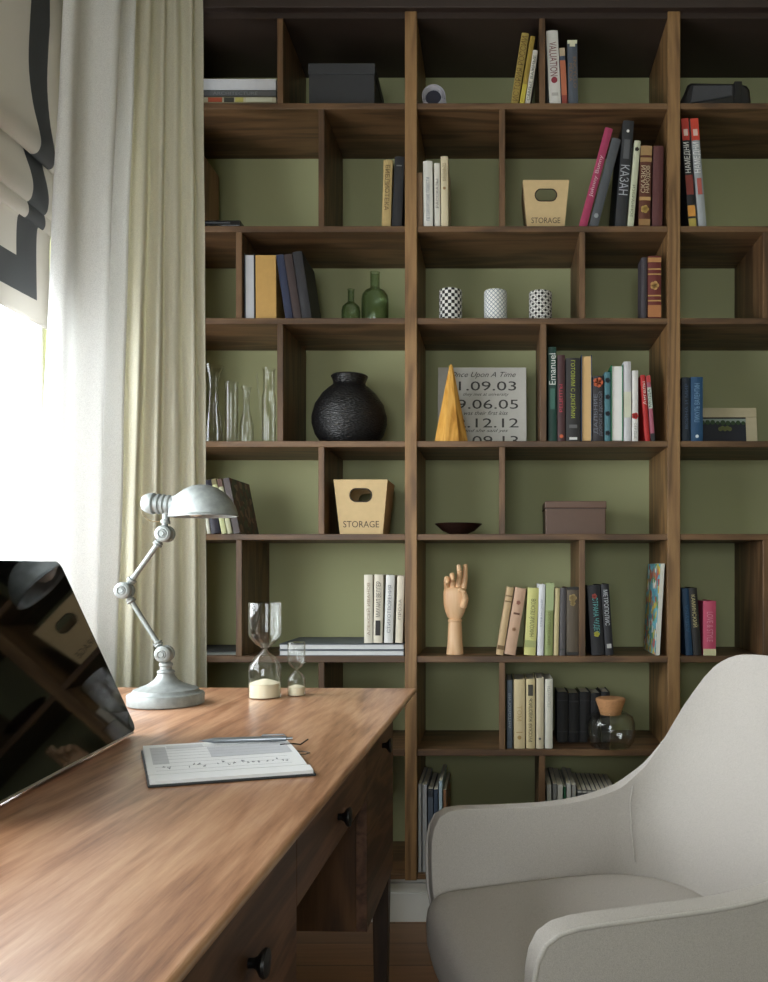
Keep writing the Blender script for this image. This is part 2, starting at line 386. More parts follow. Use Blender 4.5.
# row 2 left
book(2, 381.5, 390.6, 383.5, 392.6, 160, (196, 168, 108), 'gold beige book on the second shelf standing left of a black one', 'БИБЛИОТЕКА', (96, 74, 40), True, tspan=(.25, .92), th=.5)
book(2, 391.6, 401.5, 395, 404.3, 156.5, (38, 38, 42), 'black book on the second shelf leaning against the left tall upright', marks=(('bar', .86, .875, (120, 120, 120)),))
# row 2 middle
book(2, 417.5, 422.6, 417.3, 422.4, 172.7, (150, 116, 84), 'small brown book on the second shelf beside the upright, left of two white ones')
book(2, 423.6, 432.9, 423.0, 432.3, 161, (232, 230, 222), 'thick white book on the second shelf, between a brown and a thinner white one', 'ПЕТЕРБУРГСКИЕ ПОВЕСТИ', (90, 104, 130), False, tspan=(.1, .75), th=.35)
book(2, 434.6, 440.3, 434.0, 439.8, 163, (228, 224, 212), 'thin white book on the second shelf between a thick white and a cream one', 'РАССКАЗЫ', (110, 100, 90), False, tspan=(.3, .75), th=.5)
book(2, 441, 448.3, 440.6, 447.9, 156.3, (222, 208, 172), 'cream book on the second shelf, rightmost of the four beside the upright', marks=(('dot', .55, .2, (160, 120, 70)),), title='СОЧИНЕНИЯ', tcol=(150, 126, 80), tspan=(.65, .9), th=.5)
book(2, 578.6, 586.9, 605.4, 613.4, 128, (176, 52, 94), 'tall magenta book leaning steeply on the second shelf', 'Johnny Bunny', (226, 190, 200), False, tspan=(.3, .72), th=.6, depth=.17)
book(2, 588.6, 598.2, 612.4, 621.4, 138.5, (82, 86, 92), 'plain slate grey book leaning between the magenta and the tall black book', None, marks=(('dot', .12, .25, (160, 166, 170)),), depth=.17)
book(2, 615, 626, 623.4, 634.2, 120.7, (44, 46, 50), 'tallest black book on the second shelf with big pale Cyrillic title', 'КАЗАН', (178, 182, 190), True, tspan=(.3, .58), th=.85, depth=.18, marks=(('dot', .9, .13, (230, 230, 226)), ('bar', .64, .82, (92, 94, 98))))
book(2, 627.2, 633.6, 634.6, 640.8, 140.6, (206, 210, 180), 'thin pale green book on the second shelf leaning on the tall black book', 'ИЗБРАННОЕ', (110, 116, 90), True, tspan=(.1, .5), th=.4, marks=(('blob', .9, .3, (60, 56, 50)),))
book(2, 638.5, 650, 641.0, 651.8, 145.5, (98, 50, 32), 'ornate brown and gold book on the second shelf next to a maroon one', ['СКАЗКИ', 'НАРОДОВ'], (216, 196, 160), False, tspan=(.42, .75), th=.8, bands=((.88, .99, (170, 134, 84)), (.8, .85, (170, 134, 84)), (.02, .1, (160, 120, 70)), (.33, .37, (190, 150, 90))), marks=(('blob', .22, .32, (198, 160, 80)),))
book(2, 652, 662.4, 653.4, 663.8, 146, (96, 50, 50), 'plain maroon book on the second shelf against the right upright')
# row 2 right
book(2, 689, 696.6, 680.8, 688.2, 118.6, (34, 34, 38), 'black book with red top leaning in the right bay, left of its grey twin', 'НАМЕДНИ', (225, 225, 220), False, tspan=(.5, .78), th=.9, depth=.18, bands=((.8, 1, (190, 50, 36)), (.0, .08, (180, 160, 70)), (.1, .2, (220, 150, 60)), (.3, .48, (130, 50, 40))), marks=(('bar', .84, .9, (220, 190, 180)),))
book(2, 698.6, 706.8, 690.0, 698, 118.6, (160, 166, 170), 'grey book with red top leaning in the right bay, right of its black twin', 'НАМЕДНИ', (240, 240, 240), False, tspan=(.5, .78), th=.9, depth=.18, bands=((.8, 1, (214, 62, 40)),), marks=(('bar', .84, .9, (230, 190, 180)), ('bar', .3, .45, (190, 90, 80))))
# row 3 left
book(3, 244.4, 254.8, 244.2, 254.4, 253.6, (44, 48, 60), 'book standing with its white page edge outward beside the divider on the third shelf', flip=True, depth=.14, pages=mat('cool_pages', (198, 200, 206), .8, var=.03))
book(3, 255.4, 276.4, 256, 275, 255, (206, 160, 84), 'thick ochre yellow book on the third shelf', depth=.15, soft=True)
book(3, 285.2, 292.8, 276, 283, 254.6, (44, 52, 82), 'navy blue book leaning left right after the ochre yellow one', depth=.16)
book(3, 293.4, 301.6, 283.6, 291.6, 254.2, (64, 50, 50), 'dark brown book leaning between a navy and a black one on the third shelf', depth=.16)
book(3, 302, 311.6, 292.2, 301.4, 251.6, (42, 42, 48), 'black book leaning rightmost in the third shelf group beside the green bottles', depth=.17)
# row 3 middle: leather pair
book(3, 641, 646.8, 641.4, 647.2, 257.5, (64, 58, 66), 'slim grey purple book left of a gilt leather volume on the third shelf', depth=.06)
book(3, 647.8, 661.2, 648, 661, 256, (112, 42, 36), 'old red leather volume with gilt bands on the spine', depth=.08, bands=((.9, .97, (190, 134, 76)), (.78, .8, (196, 150, 84)), (.7, .72, (196, 150, 84)), (.36, .38, (196, 150, 84)), (.28, .3, (196, 150, 84)), (.03, .22, (182, 116, 66))), marks=(('blob', .53, .3, (206, 156, 88)),))
# row 4 middle
book(4, 548.4, 556.8, 548, 556.4, 347, (24, 66, 56), 'tall dark green book at the left end of the fourth shelf row', 'Emanuel', (226, 230, 224), False, tspan=(.6, .93), th=.8, depth=.18, marks=(('bar', .34, .56, (60, 110, 96)),))
book(4, 557.6, 565.2, 557.4, 565, 355, (76, 44, 46), 'dark plum book with pink red title next to the tall dark green book', 'РЕЦЕПТЫ', (214, 62, 84), False, tspan=(.34, .66), th=.5, depth=.17, marks=(('dot', .06, .25, (220, 96, 50)),))
book(4, 566, 580.4, 566, 580, 358, (44, 42, 42), 'thick charcoal cookbook with green lettering down the spine', 'ГОТОВИМ С ДЖЕЙМИ', (176, 186, 60), True, tspan=(.28, .97), th=.42, depth=.17, marks=(('bar', .02, .05, (220, 220, 216)), ('bar', .16, .2, (100, 100, 100))))
book(4, 581.2, 592, 581.2, 592, 355, (34, 66, 96), 'blue book turned with its yellowed page edge outward on the fourth shelf', flip=True, depth=.17, pages=mat('yellowed_pages', (208, 172, 120), .8, var=.03))
book(4, 592.8, 603.6, 592.8, 603.4, 376, (48, 44, 48), 'dark book with orange emblem at the top of its spine', ['ДАЛЬНИЕ', 'ДОРОГИ ДОМОЙ'], (120, 124, 136), False, tspan=(.08, .76), th=.85, marks=(('blob', .9, .42, (206, 92, 50)),))
book(4, 604.6, 610.6, 604.6, 610.6, 372, (70, 124, 136), 'thin teal patterned book between the orange emblem book and a green one', marks=(('blob', .88, .4, (30, 40, 50)), ('blob', .64, .4, (30, 40, 50)), ('blob', .4, .4, (30, 40, 50)), ('blob', .12, .4, (30, 40, 50))))
book(4, 611.2, 623, 611.2, 623, 365, (30, 122, 80), 'green book turned with its white page edge outward on the fourth shelf', flip=True, depth=.16, pages=mat('white_pages', (228, 226, 224), .8, var=.03))
book(4, 623.8, 631.2, 623.8, 631, 361.5, (206, 206, 210), 'tall pale grey book to the right of the green book with white pages', depth=.16, bands=((.3, .62, (212, 214, 190)),))
book(4, 632, 638.2, 632, 638.2, 370.5, (228, 226, 222), 'white book with a red flower on its spine', marks=(('blob', .36, .5, (206, 50, 46)),), title='СЕРДЦЕ', tcol=(150, 150, 150), tspan=(.04, .26), th=.5)
book(4, 645.3, 650.2, 640.2, 645.4, 375, (194, 34, 34), 'slim red book leaning left on the fourth shelf', 'Ангелы', (235, 215, 205), False, tspan=(.55, .9), th=.7)
book(4, 651.0, 655.2, 646.0, 650.4, 375.5, (176, 90, 110), 'slim multicoloured book leaning left behind the slim red one', 'МОДА', (30, 60, 44), False, tspan=(.52, .8), th=.8, bands=((.5, .82, (190, 204, 190)), (.0, .12, (40, 40, 44)), (.9, 1, (200, 60, 60))))
# row 4 right
book(4, 682, 690, 682, 690, 377.4, (28, 42, 60), 'dark navy book in the right bay beside the brighter blue one', 'ВОЙНА И МИР', (70, 90, 120), False, tspan=(.2, .9), th=.5)
book(4, 690.8, 703, 690.8, 703, 377, (26, 74, 116), 'bright blue book in the right bay overlapping a picture frame', 'ПИКУЛЬ ВАЛЕНТИН', (120, 160, 196), False, tspan=(.3, .9), th=.5, marks=(('dot', .08, .14, (200, 214, 226)),))
# row 5 left
G5 = BG
book(5, 207, 210.6, 200, 203.6, 486, (206, 206, 190), 'thin pale book next to the curtain behind the lamp shade')
book(5, 211.4, 220.4, 202, 210.6, 480, (36, 34, 50), 'thick dark navy book behind the lamp shade', depth=.17)
book(5, 221.4, 226.6, 210.8, 216, 479, (190, 194, 140), 'yellow green book leaning behind the right edge of the lamp shade', depth=.18, bands=((.9, 1, (110, 100, 60)),))
book(5, 227.4, 232.4, 216.6, 221.4, 479, (176, 176, 140), 'pale olive book leaning behind the right edge of the lamp shade', depth=.18, bands=((.86, 1, (90, 60, 46)),))
def cover_art(cols):
    def f(root, hw, depth, h):
        m = bpy.data.materials.new('illustrated_cover'); m.use_nodes = True; nt = m.node_tree; L = nt.links; b = nt.nodes['Principled BSDF']
        tc = nt.nodes.new('ShaderNodeTexCoord'); v = nt.nodes.new('ShaderNodeTexVoronoi'); v.inputs['Scale'].default_value = 55
        n = nt.nodes.new('ShaderNodeTexNoise'); n.inputs['Scale'].default_value = 25; ad = nt.nodes.new('ShaderNodeVectorMath'); ad.operation = 'MULTIPLY_ADD'; ad.inputs[1].default_value = (.03, .03, .03)
        L.new(tc.outputs['Object'], n.inputs['Vector']); L.new(n.outputs['Color'], ad.inputs[0]); L.new(tc.outputs['Object'], ad.inputs[2]); L.new(ad.outputs[0], v.inputs['Vector'])
        cr = nt.nodes.new('ShaderNodeValToRGB'); cr.color_ramp.interpolation = 'CONSTANT'; el = cr.color_ramp.elements
        el[0].color = (*lin(cols[0]), 1); el[1].position = .15+.7/len(cols); el[1].color = (*lin(cols[1]), 1)
        for i, c in enumerate(cols[2:]):
            e = el.new(.15+.7*(i+2)/len(cols)); e.color = (*lin(c), 1)
        sp = nt.nodes.new('ShaderNodeSeparateColor'); L.new(v.outputs['Color'], sp.inputs[0]); L.new(sp.outputs[0], cr.inputs[0]); L.new(cr.outputs[0], b.inputs['Base Color'])
        sd = cover_art.side
        MB().box(min(sd*(hw-.0002), sd*(hw+.0004)), max(sd*(hw-.0002), sd*(hw+.0004)), .002, depth-.001, .001, h-.001).build('cover_picture', m, root)
    return f
cover_art.side = 1
book(5, 233.4, 240, 222.4, 228.6, 478, (60, 46, 44), 'dark brown illustrated book with its cover showing, right of the lamp shade', depth=.2, soft=True, front=cover_art([(92, 50, 42), (70, 74, 60), (130, 100, 90), (50, 44, 44)]))
# row 6 left, standing on the grey folders
zf = PZ(643.5)
book(6, 364, 372.6, 364, 372.4, 574.8, (226, 220, 202), 'cream book standing on the grey folders, leftmost of four', 'АЛЕКСЕЙ ИВАНОВ', (150, 120, 90), False, tspan=(.1, .9), th=.4, z0=zf)
book(6, 373.2, 382.2, 374.4, 383.2, 574.6, (224, 216, 196), 'cream book with a dark label low on the spine, standing on the grey folders', 'МИХАИЛ ВЕЛЛЕР', (60, 56, 52), False, tspan=(.38, .9), th=.5, z0=zf, marks=(('bar', .11, .33, (40, 38, 36)),))
book(6, 384, 392.6, 386.2, 394.4, 575, (224, 224, 220), 'white book standing on the grey folders between two cream ones', 'СТИХОТВОРЕНИЯ', (110, 116, 130), False, tspan=(.15, .85), th=.4, z0=zf)
book(6, 395.2, 402.4, 397.4, 404.4, 575.6, (222, 212, 190), 'cream book standing on the grey folders, touching the tall upright', 'ПРОЗА', (120, 110, 100), False, tspan=(.3, .7), th=.4, z0=zf)
# row 6 middle
book(6, 496, 503.2, 507, 514, 587.2, (204, 172, 126), 'tan old book leaning, leftmost of the row beside the wooden hand', bands=((.86, .88, (130, 100, 60)), (.78, .8, (130, 100, 60)), (.08, .14, (120, 90, 50))))
book(6, 504, 515.4, 515.2, 526.8, 588, (206, 166, 136), 'pinkish tan book leaning next to the tan old book', None, marks=(('bar', .6, .63, (110, 70, 50)), ('blob', .78, .18, (170, 110, 90)), ('blob', .38, .16, (176, 130, 96))))
book(6, 524, 535.4, 528.4, 538.6, 588, (214, 212, 128), 'pale yellow green book with dark lettering on the sixth shelf', 'НИКОЛАЙ ЛЕСКОВ', (90, 90, 50), False, tspan=(.28, .84), th=.5, bands=((.12, .22, (170, 176, 110)),))
book(6, 537, 543.4, 539.2, 545.2, 584.2, (226, 228, 232), 'thin white book between a yellow green and a moss green one', 'СТЕФАН ЦВЕЙГ', (150, 156, 176), False, tspan=(.3, .9), th=.4)
book(6, 544.4, 552.6, 546, 554.2, 583, (150, 164, 100), 'moss green book, tallest on the sixth shelf row', bands=((.62, 1, (168, 184, 130)),), title='ДОСТОЕВСКИЙ', tcol=(120, 120, 60), tspan=(.15, .6), th=.45)
book(6, 553.6, 558.4, 555, 559.8, 588, (208, 192, 140), 'thin beige book between a moss green and a grey one')
book(6, 559.4, 565.4, 560.4, 566.2, 588, (84, 80, 82), 'thin slate grey book next to the dark olive one', bands=((.08, .1, (60, 60, 60)),))
book(6, 566.4, 578.6, 566.8, 578.8, 587, (92, 80, 64), 'thick dark olive book against the divider on the sixth shelf', bands=((.96, 1, (36, 34, 32)), (.0, .05, (36, 34, 32))), marks=(('blob', .84, .3, (176, 150, 96)), ('blob', .76, .2, (176, 150, 96))))
book(6, 591.6, 604.6, 587.4, 599.6, 585, (30, 30, 36), 'thick black book with a multicoloured title, right of the divider', 'СТРАНА ЧУДЕС', (90, 170, 170), True, tspan=(.3, .82), th=.5, marks=(('blob', .3, .2, (200, 190, 60)), ('blob', .84, .18, (176, 70, 60))))
book(6, 605.6, 613.8, 600.8, 608.8, 584.2, (34, 34, 40), 'slimmer black book with white lettering leaning on the thicker black one', 'МЕТРОПОЛИС', (196, 200, 206), True, tspan=(.42, .92), th=.55, marks=(('bar', .1, .16, (180, 180, 180)),))
cover_art.side = -1
book(6, 655.4, 660.0, 660.6, 665.0, 563.5, (218, 218, 206), 'thin tall picture book with a colourful cover leaning on the right upright', depth=.2, soft=True, front=cover_art([(90, 160, 180), (214, 190, 80), (208, 130, 90), (230, 230, 220), (90, 150, 100), (190, 90, 80), (110, 190, 210)]))
# row 6 right
book(6, 686, 692.8, 682, 688.4, 588.4, (24, 64, 100), 'blue book in the right bay leaning beside the upright', 'АЗБУКА', (40, 90, 130), False, tspan=(.3, .8), th=.5)
book(6, 693.6, 702, 689.2, 696.4, 588, (36, 34, 34), 'black book between a blue one and a pink one in the right bay', 'КАМИНСКИЙ', (200, 186, 130), True, tspan=(.42, .9), th=.6)
book(6, 703.2, 716, 703.4, 716.2, 601, (198, 70, 104), 'pink book with a cream foot in the right bay above the armchair', 'LOVE & STYLE', (226, 140, 160), True, tspan=(.25, .8), th=.55, bands=((.0, .12, (210, 206, 160)),))
# row 7
book(7, 507, 512.4, 507, 512.4, 680, (86, 98, 112), 'thin grey blue book, leftmost of five left of the cork jar', 'АНТОЛОГИЯ', (160, 170, 180), False, tspan=(.25, .85), th=.5)
book(7, 513.8, 525, 513.8, 524.8, 679.4, (216, 196, 150), 'wide cream book with a faint gilt emblem, second of five left of the cork jar', marks=(('dot', .16, .18, (176, 140, 80)), ('bar', .23, .24, (176, 140, 80))), title='ТОМ', tcol=(190, 160, 104), tspan=(.4, .62), th=.4)
book(7, 526, 535, 526, 535, 679, (214, 196, 146), 'cream book with a vertical dark title panel on the shelf left of the jar', 'РУССКАЯ ЖИВОПИСЬ', (60, 56, 44), False, tspan=(.1, .72), th=.4, marks=(('bar', .76, .92, (70, 66, 56)),))
book(7, 536, 543.6, 536.2, 544, 678.2, (212, 200, 168), 'plain cream book with one small dark mark at the foot', marks=(('dot', .14, .16, (80, 80, 80)),))
book(7, 544.8, 552.6, 545, 552.8, 679.2, (216, 214, 200), 'off white book, rightmost of the five on the seventh shelf', 'ПОВЕСТИ', (170, 170, 160), False, tspan=(.6, .9), th=.35)
for i, (a, b) in enumerate([(561, 572), (572.6, 583), (583.6, 594), (594.6, 604.6), (605.2, 614)]):
    book(7, a-4, b-4, a-4, b-4, 692+(i % 2), (17, 17, 19), 'black ribbed volume set deep on the shelf behind the cork jar', depth=.11, Y=YF+.1, group='black volumes behind the jar', bands=((.82, .84, (44, 44, 50)), (.2, .22, (44, 44, 50))))
# row 8 magazines
GM = 'magazines on the lowest shelf'
def mag(a, b, y, col, label, **k):
    y += 13
    book(8, a, b, a, b, y, col, label, soft=True, group=GM, name='magazine', **k)
mag(418.2, 421.6, 771, (206, 208, 214), 'pale magazine on the lowest shelf touching the tall upright', depth=.21)
mag(422.2, 426.8, 772, (196, 198, 206), 'light grey magazine on the lowest shelf, second from the tall upright', depth=.21)
mag(428, 433, 776, (50, 56, 66), 'dark grey magazine on the lowest shelf beside a light grey one', depth=.2, bands=((.5, .9, (90, 100, 116)),))
mag(433.6, 437.8, 776.5, (64, 80, 104), 'blue grey magazine on the lowest shelf beside a dark grey one', depth=.2)
mag(438.6, 442.4, 768, (176, 200, 216), 'pale blue magazine, tallest in the left bay of the lowest shelf', depth=.21)
cover_art.side = 1
mag(443.2, 446.4, 777, (150, 104, 70), 'colourful magazine with its orange cover showing on the lowest shelf', depth=.21, front=cover_art([(176, 110, 60), (80, 100, 110), (150, 60, 60), (60, 60, 50)]))
mag(546.8, 551.6, 772, (198, 200, 198), 'white magazine beside the divider on the lowest shelf', depth=.21)
mag(552.6, 557, 771, (128, 130, 130), 'mid grey magazine second from the divider on the lowest shelf', depth=.21)
mag(557.4, 563, 772, (206, 206, 200), 'off white thick magazine left of a green one', depth=.21)
mag(563.6, 566, 774, (40, 110, 72), 'thin green magazine on the lowest shelf', depth=.21)
mag(566.6, 571, 771, (214, 214, 212), 'white magazine just right of the thin green one', depth=.21)
mag(571.6, 576, 772, (170, 172, 172), 'pale grey magazine left of the dark grey set', depth=.21)
for i in range(8):
    a = 577.5+i*4.9
    mag(a, a+4.4, 777+.2*i, (88, 90, 94) if i < 7 else (196, 198, 200),
        'dark spined magazine in the matching set above the chair arm' if i < 7 else 'light spined magazine ending the dark set above the chair arm',
        depth=.21, bands=((.965, .99, (190, 190, 190)),) if i < 7 else ())

# ---------------------------------------------------------------- flat things
def flat(name, label, cat, row, x0, x1, y0, y1, col, depth, Y=None, parts=None, z=None, group=None):
    """a closed book or folder lying flat: covers and pages"""
    Y = Y or YF+.015
    zb = PZ(y1, Y); h = PZ(y0, Y)-zb
    X0, X1 = PX(x0, Y), PX(x1, Y)
    r = empty(name, ((X0+X1)/2, Y, zb), label, cat, group); w = (X1-X0)/2; t = min(.002, h*.2)
    c = MB().box(-w, w, 0, depth, 0, t).box(-w, w, 0, depth, h-t, h)
    if parts != 'pages': c.box(-w, -w+t, 0, depth, 0, h)
    c.build('cover', cm(col), r)
    return r, w, h, t
z1 = SHELVES[0][0]; GT = 'books lying flat at the left of the top shelf'
r, w_, h, t = flat('book', 'colourful orange and cream book at the bottom of the top shelf stack', 'book', 1, 196, 276, 96.6, 103, (150, 140, 110), .2, group=GT)
MB().box(-w_+.002, w_, .001, .199, t, h-t).build('pages', cm((196, 190, 160)), r)
for a, b, c in ((-.7, -.35, (176, 74, 40)), (-.3, -.05, (60, 60, 50)), (-.02, .18, (190, 180, 90)), (.25, .9, (206, 206, 180))):
    MB().box(w_*a, w_*b, -.0006, .001, h*.15, h*.85).build('spine_picture', cm(c), r)
r, w_, h, t = flat('book', 'black book lying between the white and colourful ones on the top shelf', 'book', 1, 194, 276.4, 90.2, 96.4, (40, 44, 50), .2, Y=YF+.013, group=GT)
MB().box(-w_+.002, w_-.001, 0, .199, t, h-t).build('pages', cm((86, 88, 90)), r)
text('spine_title', 'ARCHITECTURE', cm((120, 124, 128)), r, (.0, -.0006, h/2), fit=.13, maxh=h*.5)
r, w_, h, t = flat('book', 'thick white book lying on top of the stack beside the curtain', 'book', 1, 192, 276, 79, 90, (214, 216, 222), .19, group=GT)
MB().box(-w_+.002, w_-.0005, 0, .189, t, h-t).build('pages', cm((206, 208, 214)), r)
GF = 'grey folders lying on the sixth shelf'
for k, (y0, y1, lb) in enumerate(((650.2, 655.8, 'grey folder with white page edge, lower of two under the cream books'), (644, 649.8, 'dark grey folder with white page edge, upper of two under the cream books'))):
    r, w_, h, t = flat('folder', lb, 'folder', 6, 279+k*0, 404, y0, y1, (96, 104, 114), .255, Y=YF+.008, parts='pages', group=GF)
    MB().box(-w_+.002, w_-.002, .003, .25, t, h-t).build('pages', cm((216, 218, 218)), r)
r, w_, h, t = flat('folder', 'thin black folder lying at the curtain edge of the sixth shelf', 'folder', 6, 180, 236, 651.4, 655.9, (34, 38, 40), .22, Y=YF+.03)
MB().box(-w_+.002, w_-.002, .003, .21, t, h-t).build('pages', cm((120, 126, 120)), r)
# flat black player + small white remote, second shelf
X0, X1 = PX(160), PX(240); zb = ztop(2)
r = empty('media_player', ((X0+X1)/2, YF+.004, zb), 'flat glossy black device lying on the second shelf beside the curtain', 'device'); w_ = (X1-X0)/2
MB().box(-w_, w_, 0, .052, .0015, .019).build('casing', cm((20, 20, 22), .25), r, bevel=.003)
MB().box(-w_+.1, w_-.03, -.0006, .001, .009, .013).build('display', cm((70, 74, 78), .2), r)
for sx in (-1, 1): MB().box(sx*w_*.8-.01, sx*w_*.8+.01, .01, .03, 0, .002).build('foot', cm((10, 10, 10)), r)
rr = empty('adapter_plug', (PX(247), YF+.03, zb), 'tiny white plug with short black lead beside the flat black device', 'plug')
MB().box(-.009, .011, 0, .02, 0, .008).build('plug_body', cm((214, 214, 208)), rr, bevel=.002)
MB().tube([(-.009, .01, .004), (-.014, .01, .003), (-.0175, .012, .002)], .0015).build('lead', cm((20, 20, 20)), rr, smooth=40)
# brown wooden box, second shelf behind curtain
w_ = .046; hh = .268
r = empty('wooden_box', (-.889-w_, YF+.06, ztop(2)+.0003), 'brown wooden box half hidden by the curtain on the second shelf', 'box')
MB().hexa([(-w_, 0, 0), (w_, 0, 0), (w_, .2, 0), (-w_, .2, 0), (-w_, 0, hh), (w_, 0, hh), (w_, .2, hh), (-w_, .2, hh)]).build('box_body', wood('box_wood', [(.25, (110, 76, 48)), (.5, (138, 98, 64)), (.8, (156, 116, 80))], 'Z'), r, bevel=.012)
MB().lathe([(.004, 0), (.006, .004), (.005, .012)], 14, (w_, .16, .09), 'X').build('latch', cm((40, 34, 30)), r, smooth=40)

# ---------------------------------------------------------------- boxes
def lidbox(name, label, row, x0, x1, y0, ylid, col, depth, Y, rough=.6):
    X0, X1 = PX(x0, Y), PX(x1, Y); zb = ztop(row)+.0003
    r = empty(name, ((X0+X1)/2, Y, zb), label, 'box'); w = (X1-X0)/2; h = PZ(y0, Y)-zb; hl = PZ(ylid, Y)-zb
    MB().box(-w+.002, w-.002, .002, depth-.002, 0, hl+.001).build('box_body', cm(col, rough), r, bevel=.002)
    MB().box(-w, w, 0, depth, hl, h).build('lid', cm(tuple(int(c*1.08) for c in col), rough), r, bevel=.002)
    return r, w, h, hl
lidbox('storage_box', 'plain charcoal lidded storage box on the top shelf', 1, 308, 375, 63, 74, (52, 54, 58), .2, YF+.03)
r, w_, h, hl = lidbox('leather_box', 'brown leather lidded box on the fifth shelf', 5, 545, 606.5, 501, 508, (98, 70, 54), .15, YF+.05, .45)
MB().box(-w_-.0005, w_+.0005, -.0005, .1505, hl-.0015, hl+.0005).build('lid_seam', cm((60, 40, 36)), r)

def storage_bin(label, row, tl, tr, bl, br, ytop, Y, depth, hole, ttxt):
    s = F/Y; zb = ztop(row)+.0003; cx = (bl+br)/2
    r = empty('storage_bin', (PX(cx, Y), Y, zb), label, 'storage box', 'cardboard storage bins')
    wt, wb = (tr-tl)/s/2, (br-bl)/s/2; h = PZ(ytop, Y)-zb; t = .003
    m = cm((214, 184, 132), .8); fl = (wt-wb)*.9
    # front board with a stadium-shaped hole (ring of quads around the hole)
    hw, hr = hole[0]/s/2, hole[1]/s/2; hz = PZ(hole[2], Y)-zb
    def board(name, yb, yt, mb):
        # outer boundary sampled to match hole samples
        N = 48; inner = []; outer = []
        for i in range(N):
            a = 2*PI*i/N; c, s_ = math.cos(a), math.sin(a)
            ix = (hw-hr)*(1 if c > 0 else -1)*(1 if abs(c) > 1e-6 else 0) + hr*c; iz = hz + hr*s_
            # ray to outer trapezoid
            k = 9.0
            if s_ > 1e-9: k = min(k, (h-hz)/s_)
            if s_ < -1e-9: k = min(k, hz/-s_)
            lo, hi = 0, k
            for _ in range(40):
                md = (lo+hi)/2; z = hz+s_*md; lim = wb+(wt-wb)*z/h
                if abs(c*md) <= lim: lo = md
                else: hi = md
            outer.append((c*lo, hz+s_*lo)); inner.append((ix, iz))
        # corners
        n = len(mb.v)
        def Y_(z, o): return yb+(yt-yb)*z/h+o
        cor = [(wt, h), (-wt, h), (-wb, 0), (wb, 0)]
        for (cxr, czr) in cor:
            j = min(range(N), key=lambda q: (outer[q][0]-cxr)**2+(outer[q][1]-czr)**2); outer[j] = (cxr, czr)
        for o in (0, t):
            mb.v += [(x, Y_(z, o), z) for x, z in outer] + [(x, Y_(z, o), z) for x, z in inner]
        for i in range(N):
            j = (i+1) % N
            mb.f += [(n+i, n+j, n+N+j, n+N+i), (n+2*N+j, n+2*N+i, n+3*N+i, n+3*N+j), (n+N+i, n+N+j, n+3*N+j, n+3*N+i), (n+j, n+i, n+2*N+i, n+2*N+j)]
            mb.mi += [0]*4
    mb = MB(); board('front', fl, 0, mb); mb.build('front_panel', m, r)
    mb = MB(); board('back', depth-fl-t, depth-t, mb); mb.build('back_panel', m, r)
    for sx in (-1, 1):
        p = [(sx*wb, fl+t, 0), (sx*(wb-t), fl+t, 0), (sx*(wb-t), depth-fl-t, 0), (sx*wb, depth-fl-t, 0), (sx*wt, t, h), (sx*(wt-t), t, h), (sx*(wt-t), depth-t, h), (sx*wt, depth-t, h)]
        MB().hexa(p).build('side_panel', m, r)
    MB().box(-wb+t, wb-t, fl+t, depth-fl-t, 0, t).build('base_panel', m, r)
    N = 24; ring = []
    for i in range(N*2):
        a = 2*PI*i/(N*2); c = math.cos(a); ring.append(((hw-hr)*(1 if c > 0 else -1) + hr*c, 0, hz+hr*math.sin(a)))
    tt = math.atan2(fl, h)
    ring = [(x, fl*(1-z/h)-.0002, z) for x, _, z in ring]
    MB().tube(ring, .0016, 6, closed=True).build('handle_rim', cm((60, 46, 34)), r, smooth=50)
    tz = PZ(ttxt[1], Y)-zb
    text('stencil_lettering', 'STORAGE', cm((76, 62, 46)), r, (0, fl*(1-tz/h)-.0006, tz), fit=ttxt[0]/s, maxh=ttxt[2]/s, rot=(PI/2+tt, 0, 0))
    return r
storage_bin('smaller tan cardboard bin with oval handle hole beside the leaning magenta book', 2, 522, 568.5, 527.5, 564.5, 180, YF+.02, .15, (21.5, 11.5, 194.5), (29, 219, 5.5))
storage_bin('larger tan cardboard bin with oval handle hole on the fifth shelf', 5, 333, 387, 339, 382, 479.5, YF+.02, .17, (22, 13, 495), (36, 524, 6.5))

# ---------------------------------------------------------------- turned things
def turned(name, label, cat, px, row, prof, m, Y, group=None, n=40, part=None, smooth=40, thick=None, zb=None, sy=1):
    z = (ztop(row)+.0003) if zb is None else zb
    r = empty(name, (PX(px, Y), Y, z), label, cat, group)
    o = MB().lathe(prof, n, sy=sy).build(part or 'body', m, r, smooth=smooth)
    return r, o
def shellprof(pr, t):
    """closed vessel profile from an outer one: outer up, inner down"""
    inn = [(max(r-t, .0005), max(z, t)) for r, z in pr[::-1]]
    return pr + inn
Yb = YF+.07; s = F/Yb
def pp(lst): return [(r/s, h/s) for r, h in lst]
gb = [(0.5, 0), (13, 0), (13.6, 1.5), (13.6, 22), (12.8, 26), (10, 29.5), (5.6, 31.5), (4.8, 33), (4.8, 45.5), (5.3, 46)]
gb = [(r, h*1.14) for r, h in gb]
turned('glass_bottle', 'taller green glass bottle on the third shelf', 'bottle', 375, 3, shellprof(pp(gb), .0022), M['green_glass'], Yb, 'green glass bottles', part='bottle_body')
gb = [(0.5, 0), (8.8, 0), (9.5, 1.5), (9.5, 11), (8.8, 14.5), (6, 17), (3.6, 18.5), (3.3, 20), (3.3, 28.6), (3.8, 29)]
gb = [(r, h*1.22) for r, h in gb]
turned('glass_bottle', 'shorter green glass bottle on the third shelf', 'bottle', 351, 3, shellprof(pp(gb), .002), M['green_glass'], Yb, 'green glass bottles', part='bottle_body')
